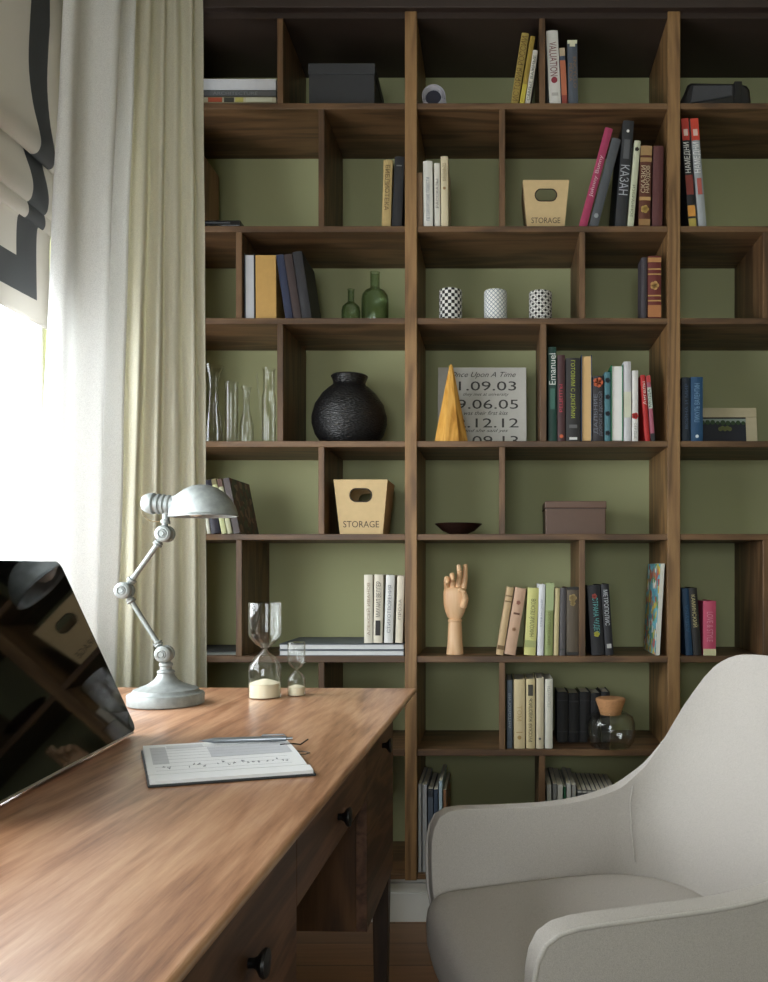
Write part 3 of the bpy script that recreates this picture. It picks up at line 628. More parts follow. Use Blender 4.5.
# black round vase
def vase_mat():
    m = mat('black_ribbed_clay', (26, 26, 27), .38, var=.0)
    nt = m.node_tree; L = nt.links; b = nt.nodes['Principled BSDF']
    tc = nt.nodes.new('ShaderNodeTexCoord'); mp = nt.nodes.new('ShaderNodeMapping'); mp.inputs['Scale'].default_value = (90, 90, 330)
    n = nt.nodes.new('ShaderNodeTexVoronoi'); n.inputs['Scale'].default_value = 1
    bp = nt.nodes.new('ShaderNodeBump'); bp.inputs['Strength'].default_value = .9; bp.inputs['Distance'].default_value = .002
    L.new(tc.outputs['Object'], mp.inputs['Vector']); L.new(mp.outputs[0], n.inputs['Vector']); L.new(n.outputs['Distance'], bp.inputs['Height']); L.new(bp.outputs[0], b.inputs['Normal'])
    return m
Yv = YF+.14; s = F/Yv; k = s/SF
vb = [(1, 0), (23, 0), (27, 3), (34, 12), (37.2, 22), (37.3, 29), (34, 40), (27, 50), (20, 56), (16.5, 58.5), (16, 61), (17.5, 65), (18.4, 66.5), (17.5, 67.5), (15, 67), (14, 62), (15, 57), (24, 50), (32, 40), (35, 28), (32, 12), (22, 3), (1, 3)]
turned('clay_vase', 'big round black textured vase on the fourth shelf', 'vase', 349.5, 4, [(r/s, h/s*1.07) for r, h in vb], vase_mat(), Yv, n=64, part='vase_body', smooth=60)
# glassware left of the vase
Yg = YF+.1; s = F/Yg
def glassware(px, pr, label, Yq=Yg, name='glass_vase', cat='vase'):
    return turned(name, label, cat, px, 4, shellprof(pp(pr), .0018), M['clear'], Yq, 'clear glassware on the fourth shelf', part='glass_body')[0]
glassware(213, [(.5, 0), (9, 0), (9.6, 3), (9.5, 18), (6, 42), (4.6, 58), (6.5, 70), (10.5, 80)], 'tall waisted clear glass vase nearest the curtain')
glassware(231.5, [(.5, 0), (6, 0), (6.6, 2), (6.6, 62), (6.8, 64)], 'plain straight clear glass cylinder between a waisted vase and a looped decanter', name='glass_cylinder', cat='vase')
d = glassware(246.5, [(.5, 0), (6.6, 0), (7.4, 3), (7.2, 22), (4.6, 34), (3, 42), (3.4, 56), (5.2, 62)], 'clear glass decanter with a looped glass handle', Yq=YF+.14, name='glass_decanter', cat='decanter')
q = []
for i in range(17):
    a = PI*(-.5+i/16); q.append((0, -.016-.012*math.cos(a), .095+.035*(1+math.sin(a))))
MB().tube([(p[0]+.012, p[1]+.004, p[2]) for p in q], .0022, 8).build('handle', M['clear'], d, smooth=60)
c_ = glassware(269, [(.5, 0), (6.2, 0), (6.8, 2), (6.8, 42), (6.2, 48), (5.4, 52), (5.6, 72), (6.6, 74)], 'clear glass carafe with a stepped neck touching the divider', name='glass_carafe', cat='carafe', Yq=YF+.06)
s2 = F/(YF+.06)
MB().tube([(6.9/s2*math.cos(2*PI*i/32), 6.9/s2*math.sin(2*PI*i/32), 48/s2) for i in range(32)], .001, 6, closed=True).build('neck_ring', M['clear'], c_, smooth=60)
MB().hexa([(-.017, -.003, .0150), (-.014, -.003, .0150), (-.014, .003, .0150), (-.017, .003, .0150), (-.038, -.006, .21), (-.034, -.006, .21), (-.034, .006, .21), (-.038, .006, .21)]).build('stirring_blade', M['clear'], c_, bevel=.001)

# patterned candle cups
def pattern_mat(kind):
    m = bpy.data.materials.new('cup_pattern_'+kind); m.use_nodes = True; nt = m.node_tree; L = nt.links; b = nt.nodes['Principled BSDF']; b.inputs['Roughness'].default_value = .35
    tc = nt.nodes.new('ShaderNodeTexCoord'); sp = nt.nodes.new('ShaderNodeSeparateXYZ'); L.new(tc.outputs['Object'], sp.inputs[0])
    at = nt.nodes.new('ShaderNodeMath'); at.operation = 'ARCTAN2'; L.new(sp.outputs[1], at.inputs[0]); L.new(sp.outputs[0], at.inputs[1])
    def mth(op, a, bv=None):
        n = nt.nodes.new('ShaderNodeMath'); n.operation = op
        for i, v in enumerate((a, bv)):
            if v is None: continue
            if isinstance(v, (int, float)): n.inputs[i].default_value = v
            else: L.new(v, n.inputs[i])
        return n.outputs[0]
    u = mth('MULTIPLY', at.outputs[0], .0335); v = sp.outputs[2]      # arc length, height
    W, K = (*lin((226, 226, 222)), 1), (*lin((22, 22, 24)), 1)
    cr = nt.nodes.new('ShaderNodeMix'); cr.data_type = 'RGBA'
    cr.inputs[6].default_value = W; cr.inputs[7].default_value = K
    f = 2*PI/.0195
    if kind == 'check':
        p = mth('MULTIPLY', mth('SINE', mth('MULTIPLY', u, f)), mth('SINE', mth('MULTIPLY', v, f)))
        fac = mth('GREATER_THAN', p, .0)
    elif kind == 'lattice':
        g = 2*PI/.013
        a1 = mth('ABSOLUTE', mth('SINE', mth('MULTIPLY', mth('ADD', u, v), g/2))); a2 = mth('ABSOLUTE', mth('SINE', mth('MULTIPLY', mth('SUBTRACT', u, v), g/2)))
        fac = mth('LESS_THAN', mth('MINIMUM', a1, a2), .3); cr.inputs[7].default_value = (*lin((120, 136, 150)), 1)
    else:
        p = mth('MULTIPLY', mth('COSINE', mth('MULTIPLY', u, f)), mth('COSINE', mth('MULTIPLY', v, f)))
        q = mth('ABSOLUTE', p); a = mth('GREATER_THAN', q, .35); b_ = mth('LESS_THAN', q, .75); fac = mth('MULTIPLY', a, b_)
        neg = mth('LESS_THAN', p, -.2); fac = mth('MAXIMUM', fac, neg)
    L.new(fac, cr.inputs[0]); L.new(cr.outputs[2], b.inputs['Base Color'])
    return m
Yc = YF+.05; s = F/Yc
for px, hh, kd, lb in ((450.6, 32, 'check', 'ceramic cup with a black and white check pattern, left of three'), (495.5, 31, 'lattice', 'ceramic cup with a pale grey lattice pattern, middle of three'), (540.4, 30, 'rosette', 'ceramic cup with black and white rosettes, right of three')):
    pr = [(.5, 0), (10.6, 0), (11.5, 1), (11.5, hh-1), (11, hh), (10, hh), (9.6, hh-2), (9.6, 3), (.5, 3)]
    turned('ceramic_cup', lb, 'cup', px, 3, pp(pr), pattern_mat(kd), Yc, 'patterned ceramic cups', part='cup_body')

# rolled paper, top shelf
r = empty('paper_roll', (PX(432.5), YF+.03, ztop(1)+.0375), 'white rolled paper with a dark hollow lying at the left of the middle top shelf', 'paper roll')
pts = []; rows = []
N = 90
for i in range(N):
    a = i/N*2*PI*2.25 - .6; rad = .0365 - .011*i/N*1.1
    pts.append((rad*math.cos(a), rad*math.sin(a)))
rows = [[(x, y, z) for x, z in pts] for y in (0, .2)]
o = MB().grid(rows).build('rolled_sheet', cm((190, 188, 196), .7), r, smooth=60)
md = o.modifiers.new('s', 'SOLIDIFY'); md.thickness = .0014; md.offset = -1
MB().lathe([(.023, .012), (.023, .19)], 24, (0, 0, 0), 'Y').build('hollow_shade_plug', cm((36, 38, 56), .7), r, smooth=60)  # dark plug, painting the shade inside the hollow of the roll

# black soft case, top shelf right
r = empty('camera_case', (PX(718), YF+.03, ztop(1)+.0003), 'black rounded case lying on the top shelf of the right column', 'case')
prof = [(-.10, 0), (-.104, .012), (-.088, .035), (-.078, .055), (-.068, .0605), (.07, .0585), (.092, .055), (.1, .046), (.104, .02), (.102, 0)]
rows = []
for y, k in ((0, .9), (.01, 1), (.12, 1), (.13, .9)): rows.append([(x*k*1.03, y, z*k*1.32) for x, z in prof])
q = MB().grid(rows, closed=True); n = len(prof); q.f += [tuple(range(n)), tuple(range(3*n, 4*n))]; q.mi += [0, 0]
o = q.build('case_body', cm((30, 31, 34), .3), r, smooth=45)
MB().box(.055, .078, -.0035, .133, -.0, .0790).build('strap', cm((10, 10, 11), .5), r, bevel=.002)
MB().hexa([(-.075, -.003, .014), (.05, -.003, .036), (.05, .002, .036), (-.075, .002, .014), (-.066, -.003, .066), (.05, -.003, .068), (.05, .002, .068), (-.066, .002, .066)]).build('front_pocket', cm((66, 68, 74), .3), r, bevel=.0025)

# wooden cone
r = empty('wooden_cone', (PX(451, YF+.055), YF+.055, ztop(4)+.0003), 'faceted golden wood cone standing in front of the dated sign', 'ornament')
s = F/(YF+.055)
MB().lathe([(18/s, 0), (18/s, .002), (2/s, 77/s), (1/s, 79/s)], 8, rot=PI/8+.1).build('cone_body', wood('cone_wood', [(.25, (170, 116, 40)), (.5, (206, 150, 64)), (.8, (224, 174, 90))], 'Z', stretch=14), r)
# sign
Ys = YF+.13; s = F/Ys
r = empty('date_sign', (PX(482, Ys), Ys, ztop(4)+.0015), 'square pale grey sign printed with dates, leaning behind the wooden cone', 'sign')
w_ = 44.5/s; h = 82/s; tl = .10; r.rotation_euler = (-tl, 0, 0)
MB().box(-w_, w_, 0, .010, 0, h).build('board', cm((196, 194, 186), .7), r, bevel=.001)
ink = cm((56, 54, 52))
def sl(body, xc, yf, wd, mh, sh=0): text('sign_lettering', body, ink, r, ((xc-482)/s, -.0007, h*(1-yf)), fit=wd/s, maxh=mh/s, shear=sh)
sl('Once Upon A Time', 483, .10, 66, 7, .4)
sl('11.09.03', 482, .235, 74, 9.5); sl('they met at university', 486, .345, 46, 4.2, .4)
sl('09.06.05', 482, .465, 74, 9.5); sl('was their first kiss', 486, .575, 44, 4.2, .4)
sl('22.12.12', 482, .70, 74, 9.5); sl('and she said yes', 486, .80, 44, 4.2, .4)
sl('07.09.13', 482, .92, 74, 9.5)

# picture frame right column
Yp = YF+.10; s = F/Yp
r = empty('picture_frame', (PX(724, Yp), Yp, ztop(4)+.0008), 'cream framed small landscape painting leaning in the right bay', 'picture'); r.rotation_euler = (-.14, 0, 0)
w_, h = 34/s, 39.5/s; fw = 11/s
fr_ = MB().box(-w_, w_, 0, .014, 0, fw*.35).box(-w_, w_, 0, .014, h-fw*.9, h).box(-w_, -w_+fw, 0, .014, fw*.35, h-fw*.9).box(w_-fw, w_, 0, .014, fw*.35, h-fw*.9)
fr_.build('frame', cm((196, 184, 150), .5), r, bevel=.0015)
MB().box(-w_+fw, w_-fw, .004, .012, fw*.35, h-fw*.9).build('painting', cm((28, 32, 46)), r)
MB().box(-w_+fw, w_-fw, .0034, .004, h*.62, h-fw*.9).build('painted_sky', cm((150, 164, 156)), r)
q = MB()
rnd = random.Random(5)
for i in range(9):
    cx = -w_+fw+ (2*w_-2*fw)*(i+.5)/9; q.lathe([(.006+.002*rnd.random(), .0024), (.006, .0034)], 9, (cx, 0, h*.6+.003*rnd.random()), 'Y')
q.build('painted_trees', cm((50, 78, 40)), r)
q = MB()
for i in range(5): q.lathe([(.007, .0026), (.007, .0034)], 9, ((i-2)*.007+.006, 0, h*.45+.003*(i % 2)), 'Y')
q.build('painted_bushes', cm((110, 116, 60)), r)
MB().box(-w_+fw, w_-fw, .0018, .0022, h-fw*.9-.004, h-fw*.9).build('frame_slip', cm((30, 28, 26)), r)

# bowl
Yq = YF+.08; s = F/Yq
pr = pp([(.5, 0), (8, 0), (9, 1), (16, 4), (24, 11), (23.4, 11.4), (15, 5.5), (8, 2.5), (.5, 2.2)])
rb, _ = turned('shallow_bowl', 'shallow glossy dark bowl on the fifth shelf', 'bowl', 458.5, 5, pr, cm((44, 26, 22), .12), Yq, part='bowl_body')
q = MB().lathe([(.02, .0001), (.004, .0004)], 24); q.v = [(x, y, z+.0085) for x, y, z in q.v]; q.build('painted_red_glint', cm((150, 60, 30), .15), rb, smooth=60)  # red disc puts the glints of the lacquered bowl into colour

# cork jar
Yj = YF+.03; s = F/Yj
pr = pp([(.5, 0), (15, 0), (20, 1.5), (23.6, 7), (24.6, 15), (24.2, 25), (22, 31), (16, 35), (12, 36.5), (11.8, 39), (12.4, 40)])
rj, _ = turned('glass_jar', 'round clear glass jar with a cork stopper', 'jar', 610.5, 7, shellprof(pr, .0025), M['clear'], Yj, part='jar_body')
MB().lathe(pp([(10.2, 33), (11.4, 37), (12.4, 40.5), (14.6, 46), (14.8, 48.5), (13.8, 49.4), (.5, 49.4)])[::1], 36).build('cork_stopper', mat('cork', (186, 136, 92), .8, var=.12, scale=160), rj, smooth=40)

# wooden artist hand
Yh = YF+.05; s = F/Yh
r = empty('wooden_hand', (PX(455, Yh), Yh, ztop(6)+.0003), 'jointed pale wooden artist hand standing palm outward on the sixth shelf', 'mannequin hand')
mh = wood('hand_wood', [(.25, (196, 150, 108)), (.5, (214, 172, 130)), (.8, (226, 190, 150))], 'Z', stretch=6, bump=.05)
MB().lathe(pp([(.5, 0), (8.4, 0), (8.6, 1), (7.4, 14), (7, 27), (6.6, 31), (6.4, 32)]), 28, sy=.8).build('forearm', mh, r, smooth=50)
MB().lathe(pp([(6.4, 32), (7.2, 33), (7.2, 34.4), (6.2, 35.2)]), 28, sy=.8).build('wrist_ring', mh, r, smooth=50)
palm = [(5.6, 35), (7.6, 37.5), (10, 43), (11.4, 50), (11.8, 57), (11.6, 62), (10.6, 65.5), (8, 67)]
MB().lathe(pp(palm), 30, sy=.55).build('palm', mh, r, smooth=60)
def seg(a, b, r0, r1, nm='phalanx'):
    A, B = Vector(a)/s, Vector(b)/s
    n = 6; P = []; R = []
    P.append(A-(B-A)*.06); R.append(r0*.5/s)
    for i in range(n): P.append(A.lerp(B, i/(n-1))); R.append((r0+(r1-r0)*i/(n-1))/s)
    P.append(B+(B-A)*.07); R.append(r1*.5/s)
    return MB().tube(P, R, 12).build(nm, mh, r, smooth=60)
fing = [  # (x, y, z) in pixels from the base centre, negative y towards the viewer
    [(8.6, 0, 66), (10, 0, 75), (10.2, -1, 82), (10.6, -2, 89.5)],     # index, nearly straight
    [(3.4, 0, 67.5), (4.4, -3, 77), (4.8, -7, 83), (3.8, -6, 89)],
    [(-2, 0, 67), (-2.6, -3, 76), (-2.4, -10, 79.5), (-1, -14, 74)],
    [(-7.6, 0, 64.5), (-8.4, -3, 72.5), (-7.6, -9, 76), (-6.4, -13, 71)],
]
for jn in fing:
    for (a, b), (ra, rb_) in zip(zip(jn, jn[1:]), ((3.2, 2.8), (2.9, 2.5), (2.6, 2.1))): seg(a, b, ra, rb_)
for (a, b), (ra, rb_) in zip((((8.5, -4, 48), (11, -9, 56)), ((11, -9, 56), (9.5, -12.5, 62)), ((9.5, -12.5, 62), (4.5, -13.5, 65.5))), ((3.6, 3.2), (3, 2.6), (2.6, 1.9))): seg(a, b, ra, rb_, 'thumb_phalanx')

# ---------------------------------------------------------------- desk
DR = math.radians(-1.25)
desk = empty('writing_desk', (-.190, 1.99, 0), 'walnut writing desk with black knobs standing below the curtain', 'desk', rz=DR)
DW, DL = .80, 1.62
def dbox(name, x0, x1, y0, y1, z0, z1, m, par=desk, bevel=.0015): return MB().box(x0, x1, y0, y1, z0, z1).build(name, m, par, bevel=bevel)
# top with chamfered underside
def ring(x0, x1, y0, y1, z): return [(x0, y0, z), (x1, y0, z), (x1, y1, z), (x0, y1, z)]
q = MB(); rows = [ring(-DW+.004, -.004, -DL+.004, -.004, .75), ring(-DW, 0, -DL, 0, .747), ring(-DW, 0, -DL, 0, .741), ring(-DW+.036, -.036, -DL+.036, -.036, .716)]
q.grid(rows, closed=True); q.f += [(0, 1, 2, 3), (12, 13, 14, 15)]; q.mi += [0, 0]
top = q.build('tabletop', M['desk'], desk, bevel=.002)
bx = -.050   # front face plane (local)
yF, yFn, yNf, yN = -.05, -.39, -.905, -1.45
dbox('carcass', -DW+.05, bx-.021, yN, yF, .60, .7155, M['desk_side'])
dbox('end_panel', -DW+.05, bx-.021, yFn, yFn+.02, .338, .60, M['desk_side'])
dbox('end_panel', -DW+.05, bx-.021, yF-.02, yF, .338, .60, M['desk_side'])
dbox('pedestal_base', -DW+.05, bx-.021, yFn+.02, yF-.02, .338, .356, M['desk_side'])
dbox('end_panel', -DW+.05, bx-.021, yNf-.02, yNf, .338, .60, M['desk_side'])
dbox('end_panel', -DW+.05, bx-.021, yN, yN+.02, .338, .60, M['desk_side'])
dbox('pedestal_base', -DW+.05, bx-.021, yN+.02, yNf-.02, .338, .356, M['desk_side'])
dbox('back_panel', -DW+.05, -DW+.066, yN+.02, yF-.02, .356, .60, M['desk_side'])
def drawer(y0, y1, z0, z1, ky, kz, name='drawer'):
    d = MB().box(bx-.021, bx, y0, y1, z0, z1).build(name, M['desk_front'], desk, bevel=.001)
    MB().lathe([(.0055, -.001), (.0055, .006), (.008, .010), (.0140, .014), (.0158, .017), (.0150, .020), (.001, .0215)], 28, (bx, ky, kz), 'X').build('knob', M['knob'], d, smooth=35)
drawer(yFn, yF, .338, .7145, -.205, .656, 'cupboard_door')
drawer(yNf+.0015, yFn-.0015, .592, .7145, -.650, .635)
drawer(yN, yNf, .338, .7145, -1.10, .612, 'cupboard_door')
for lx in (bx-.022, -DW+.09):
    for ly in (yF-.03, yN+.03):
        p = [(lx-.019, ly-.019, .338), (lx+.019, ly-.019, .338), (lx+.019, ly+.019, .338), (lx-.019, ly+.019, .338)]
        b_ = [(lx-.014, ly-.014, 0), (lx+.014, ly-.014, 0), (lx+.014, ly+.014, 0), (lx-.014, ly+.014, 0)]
        MB().hexa(b_+p)  .build('leg', M['desk_leg_shade'], desk, bevel=.002)
ZD = .75

# ---------------------------------------------------------------- lamp
YL = 1.75; s = F/YL
def lp(px, py, dy=0): return Vector(((px-165)/s, dy, EYE-(py-CY)/s-ZD))
lampm = mat('patinated_grey_metal', (150, 156, 155), .48, metal=.4, var=.22, scale=60)
r = lamp = empty('desk_lamp', (PX(166, YL), YL, ZD+.0003), 'grey metal jointed desk lamp standing at the back of the desk', 'lamp')
MB().lathe([(r_*.965, z_) for r_, z_ in [(.001, 0), (.076, 0), (.079, .002), (.0795, .020), (.0775, .0235), (.072, .025), (.069, .0275), (.066, .032), (.058, .0345), (.052, .037), (.038, .042), (.026, .050), (.0185, .059), (.0165, .066)]], 64).build('base', lampm, r, smooth=32)
MB().lathe([(.0165, .064), (.018, .067), (.0165, .070), (.012, .072), (.0115, .078), (.014, .081), (.0135, .085), (.0095, .088), (.009, .096)], 32).build('stem', lampm, r, smooth=32)
J = [lp(163.5, 654), lp(123.5, 590.5), lp(164, 534)]
def joint(c, nm='joint'):
    m_ = MB()
    m_.lathe([(.001, -.019), (.0045, -.019), (.0055, -.0165), (.0065, -.0165), (.0085, -.0185), (.0105, -.0165), (.0125, -.0165), (.0165, -.014), (.0175, -.011), (.0175, -.004), (.0140, -.003), (.0140, .003), (.0170, .004), (.0175, .012), (.012, .016), (.001, .0165)], 32, tuple(c), 'Y')
    o = m_.build(nm, lampm, r, smooth=32)
    q = MB().lathe([(.0, .016), (.002, .018), (.002, .026)], 10, tuple(c), 'Y'); q.build('wing_screw', lampm, o, smooth=32)
for c in J: joint(c)
def arm(a, b):
    d = (b-a).normalized(); L_ = (b-a).length
    prof = [(0.0165, .0045), (.020, .0075), (.022, .0100), (.025, .0085), (.026, .0105), (.0285, .0105), (.030, .006), (.034, .0055)]
    P, R = [], []
    for t, rad in prof: P.append(a+d*t); R.append(rad*.95)
    for t, rad in prof[::-1]: P.append(b-d*t); R.append(rad*.95)
    MB().tube(P, R, 20).build('arm', lampm, r, smooth=32)
arm(J[0], J[1]); arm(J[1], J[2])
# neck and socket
P = [lp(164, 528), lp(164, 524), lp(164.5, 523.4), lp(164.5, 520.5), lp(165, 520), lp(165, 512)]
MB().tube(P, [.006, .006, .0095, .0095, .0072, .0072], 18).build('neck', lampm, r, smooth=32)
ax = (lp(236, 507)-lp(142, 503)).normalized()
def along(px, py): return lp(px, py)
pr = [(142.0, 4), (142.6, 7.5), (146, 9.5), (150.5, 10.8), (153, 10.8), (154, 8.6), (156, 8.6), (157, 10.2), (159, 10.2), (160, 8.8), (161, 8.8), (162, 10), (164, 10), (165, 8.8), (166, 8.8), (167, 9.8), (169, 9.8), (170.5, 8.8), (175, 9.2)]
MB().tube([lp(x, 503.0+(x-142)*.07) for x, _ in pr], [k/s for _, k in pr], 32).build('socket', lampm, r, smooth=32)
# shade: an elongated half dome opening downwards, wall thickness by solidify
rows = []; NA = 40
prof = [(171, 9.4, 505.8), (176, 11.2, 505), (182, 15.5, 505), (190, 21, 506), (199, 24.8, 507), (208, 26.4, 508), (217, 26.0, 509), (225, 22.6, 510.5), (230.5, 17.5, 512), (234, 11, 513.6), (235.6, 5, 515), (236, .5, 516)]
def shade_pt(x, th):  # th from 0 (front rim) over the top to PI (back rim)
    # top profile height above rim line, and half width
    rim = 516.8-(x-171)*.02
    return rim
TOPY = [(171, 496.4), (175, 495.2), (180, 492), (186, 488.4), (193, 485.8), (200, 484.8), (208, 485.2), (215, 487.6), (222, 491.8), (228, 498), (232, 504), (234.6, 510), (235.8, 515.6)]
HW = [.0205, .023, .031, .040, .0485, .053, .0545, .0525, .0465, .037, .027, .016, .002]
for (x, ty), hw in zip(TOPY, HW):
    rim = 516.8-(x-171)*.02; row = []
    for i in range(NA+1):
        th = PI*i/NA
        e = .85
        yy = -hw*math.copysign(abs(math.cos(th))**e, math.cos(th)); zz = (rim-ty)*abs(math.sin(th))**e
        p = lp(x, rim-zz); row.append((p.x, yy, p.z))
    rows.append(row)
o = MB().grid(rows).build('shade', lampm, r, smooth=60)
md = o.modifiers.new('s', 'SOLIDIFY'); md.thickness = .0025; md.offset = -1
rimpts = [rows[i][0] for i in range(len(rows))] + [rows[i][-1] for i in range(len(rows)-1, -1, -1)]
MB().tube(rimpts, .0017, 8, closed=True).build('shade_rim', lampm, o, smooth=60)
bl_ = MB().lathe([(.001, -.002), (.010, 0), (.012, .01), (.0185, .025), (.020, .036), (.016, .048), (.008, .054), (.001, .056)], 24, (lp(178, 505).x, 0, lp(178, 507.5).z), 'X')
bl_.build('bulb', mat('frosted_bulb', (235, 232, 224), .4, var=0), r, smooth=60)
MB().tube([lp(142, 503), lp(140.5, 506), lp(140.5, 511), lp(143, 516.5), lp(148, 520.5), lp(155, 522), lp(161, 521)], .0011, 8).build('cord', mat('brown_cord', (120, 104, 70), .5, var=0), r, smooth=60)

# ---------------------------------------------------------------- hourglasses
sandm = mat('fine_sand', (234, 224, 198), .9, var=.05, scale=900, bump=.4, bscale=2500)
def hourglass(px, Y, R, H, zn, zs, label):
    r = empty('hourglass', (PX(px, Y), Y, ZD+.0004), label, 'hourglass', 'hourglasses on the desk')
    n = .004*R/.035+.0008; k = R/.035
    pr = [(.0005, 0), (R*.96, 0), (R, .0012), (R, zn*.60), (R*.96, zn*.68), (R*.62, zn*.85), (R*.26, zn*.955), (n, zn), (R*.26, zn*1.045), (R*.6, zn*1.13), (R*.94, zn*1.27), (R, zn*1.36), (R, H-.0015), (R*.96, H), (.0005, H)]
    t = .0016*k+.0003
    inn = [(max(a-t, .0004 if a < n*1.5 else .001), min(max(b, t), H-t)) for a, b in pr]
    inn[0] = (.0005, t); inn[-1] = (.0005, H-t)
    # outer shell and inner cavity as separate closed surfaces of one mesh
    q = MB().lathe(pr, 48); q2 = MB().lathe(inn, 48)
    me_o = q.build('glass_shell', M['clear'], r, smooth=35)
    base = len(q.v)
    bm = bmesh.new(); bm.from_mesh(me_o.data)
    tmp = bpy.data.meshes.new('t'); tmp.from_pydata(q2.v, [], q2.f)
    b2 = bmesh.new(); b2.from_mesh(tmp); bmesh.ops.recalc_face_normals(b2, faces=b2.faces); bmesh.ops.reverse_faces(b2, faces=b2.faces); b2.to_mesh(tmp); b2.free()
    bm.from_mesh(tmp); bm.to_mesh(me_o.data); bm.free(); bpy.data.meshes.remove(tmp)
    for p in me_o.data.polygons: p.use_smooth = True
    me_o.data.set_sharp_from_angle(angle=math.radians(35))
    g = t+.0004
    MB().lathe([(.0005, t+.0003), (R-g, t+.0003), (R-g, zs), (R*.6, zs+.0045*k), (R*.2, zs+.0085*k), (.0005, zs+.009*k)], 48).build('sand', sandm, r, smooth=50)
hourglass(264.8, 1.84, .0352, .2095, .1045, .0315, 'large clear glass hourglass with pale sand on the desk')
hourglass(296.5, 1.87, .0195, .119, .0565, .0190, 'small clear glass hourglass beside the larger one')

# ---------------------------------------------------------------- notebook and pen
A = Vector((-.4475, 1.074, 0)); B = Vector((-.246, 1.138, 0)); Dp = Vector((-.536, 1.30, 0))
ex = (B-A).normalized(); ey = Vector((-ex.y, ex.x, 0))
r = empty('notebook', (A.x, A.y, ZD+.0003), 'open planner notebook lying on the desk with a pen along its edge', 'notebook', rz=math.atan2(ex.y, ex.x))
LX, LY = .212, .232
# quad mesh follows the skew between the measured corners
def P2(u, v): # local coords
    return u*LX*(1+.02*v) - 0.030*v, v*LY
def slab(u0, u1, v0, v1, z0, z1):
    c = [P2(u0, v0), P2(u1, v0), P2(u1, v1), P2(u0, v1)]
    return MB().hexa([(x, y, z0) for x, y in c]+[(x, y, z1) for x, y in c])
slab(0, 1, 0, 1, 0, .003).build('cover', cm((40, 44, 46), .5), r, bevel=.0012)
paper = mat('planner_paper', (236, 238, 240), .7, var=.01)
def sheet(v0, v1, zfun, name):
    rows = []
    n = 14
    for i in range(n+1):
        v = v0+(v1-v0)*i/n; a = []
        for u in (.012, .3, .6, .985): x, y = P2(u, v); a.append((x, y, zfun((v-v0)/(v1-v0))))
        rows.append(a)
    rows2 = [[(x, y, .0031) for x, y, z in row] for row in rows]
    q = MB().grid(rows); q.grid(rows2)
    K = 4; n1 = (n+1)*K
    for i in range(n):
        q.f += [(i*K, (i+1)*K, n1+(i+1)*K, n1+i*K), (i*K+3, (i+1)*K+3, n1+(i+1)*K+3, n1+i*K+3)]; q.mi += [0, 0]
    for j in range(3):
        q.f += [(j, j+1, n1+j+1, n1+j), (n*K+j, n*K+j+1, n1+n*K+j+1, n1+n*K+j)]; q.mi += [0, 0]
    return q.build(name, paper, r, smooth=50)
sheet(.015, .20, lambda t: .0075+.003*math.sin(t*PI)-.002*t, 'page_block')
pz = lambda t: .0062+.0065*math.sin(min(1, t*1.3)*PI*.5)*(1-.35*t)
sheet(.205, .985, pz, 'page_block')
def onpage(u, v): x, y = P2(u, v); return x, y, pz((v-.205)/.78)+.0004
def patch(u0, u1, v0, v1, col, name='printed_panel'):
    rows = [[onpage(u, v0+(v1-v0)*i/8) for u in (u0, u1)] for i in range(9)]
    MB().grid(rows).build(name, cm(col, .7), r)
patch(.42, .95, .50, .80, (206, 209, 216)); patch(.05, .15, .40, .88, (208, 211, 216)); patch(.16, .40, .80, .92, (224, 226, 230))
rnd = random.Random(11); q = MB()
for i in range(26):
    u = .1+.8*i/26; v = .30+rnd.uniform(-.02, .04)
    if rnd.random() < .25: continue
    pts = [onpage(u+rnd.uniform(0, .02), v+rnd.uniform(0, .05)) for _ in range(4)]
    q.tube([(x, y, z+.0001) for x, y, z in pts], .0005, 5)
for i in range(8):
    q.tube([onpage(.06, .26+i*.08), onpage(.9, .26+i*.08)], .00012, 4)
q.build('handwriting', cm((150, 152, 160)), r)
x0, y0 = P2(1, .72); x1, y1 = P2(1, .82)
MB().tube([(x0-.02, y0, .0120), (x0, y0+.005, .011), (x0+.012, y0+.02, .006), (x0+.026, y0+.05, .0075)], .0012, 6).build('ribbon_marker', cm((30, 28, 28)), r, smooth=60)
x0, y0 = P2(1, .55)
MB().tube([(x0-.004, y0, .003), (x0+.010, y0+.002, .0025), (x0+.018, y0+.018, .0012), (x0+.010, y0+.03, .0012), (x0-.004, y0+.03, .003)], .0009, 6).build('elastic_loop', cm((110, 100, 92)), r, smooth=60)
# pen
a = Vector((-.460, 1.292, ZD+.0165)); b = Vector((-.320, 1.312, ZD+.0165)); d = (b-a).normalized(); L_ = (b-a).length
pen = empty('ballpoint_pen', tuple(a), 'slim silver ballpoint pen lying on the far edge of the open notebook', 'pen')
pm = mat('brushed_silver', (150, 156, 162), .3, metal=.85, var=.02)
def pv(t): return d*L_*t
MB().tube([pv(0), pv(.03), pv(.14), pv(.16), pv(.75)], [.0006, .001, .0036, .0044, .0046], 16).build('barrel', pm, pen, smooth=30)
MB().tube([pv(.75), pv(.76), pv(.78), pv(.93), pv(.94), pv(1)], [.0046, .0050, .0046, .0042, .0022, .0022], 16).build('cap', pm, pen, smooth=30)
MB().tube([pv(.92)+Vector((0, 0, .0044)), pv(.9)+Vector((0, 0, .0066)), pv(.68)+Vector((0, 0, .0062)), pv(.67)+Vector((0, 0, .005))], .0011, 8).build('clip', pm, pen, smooth=40)

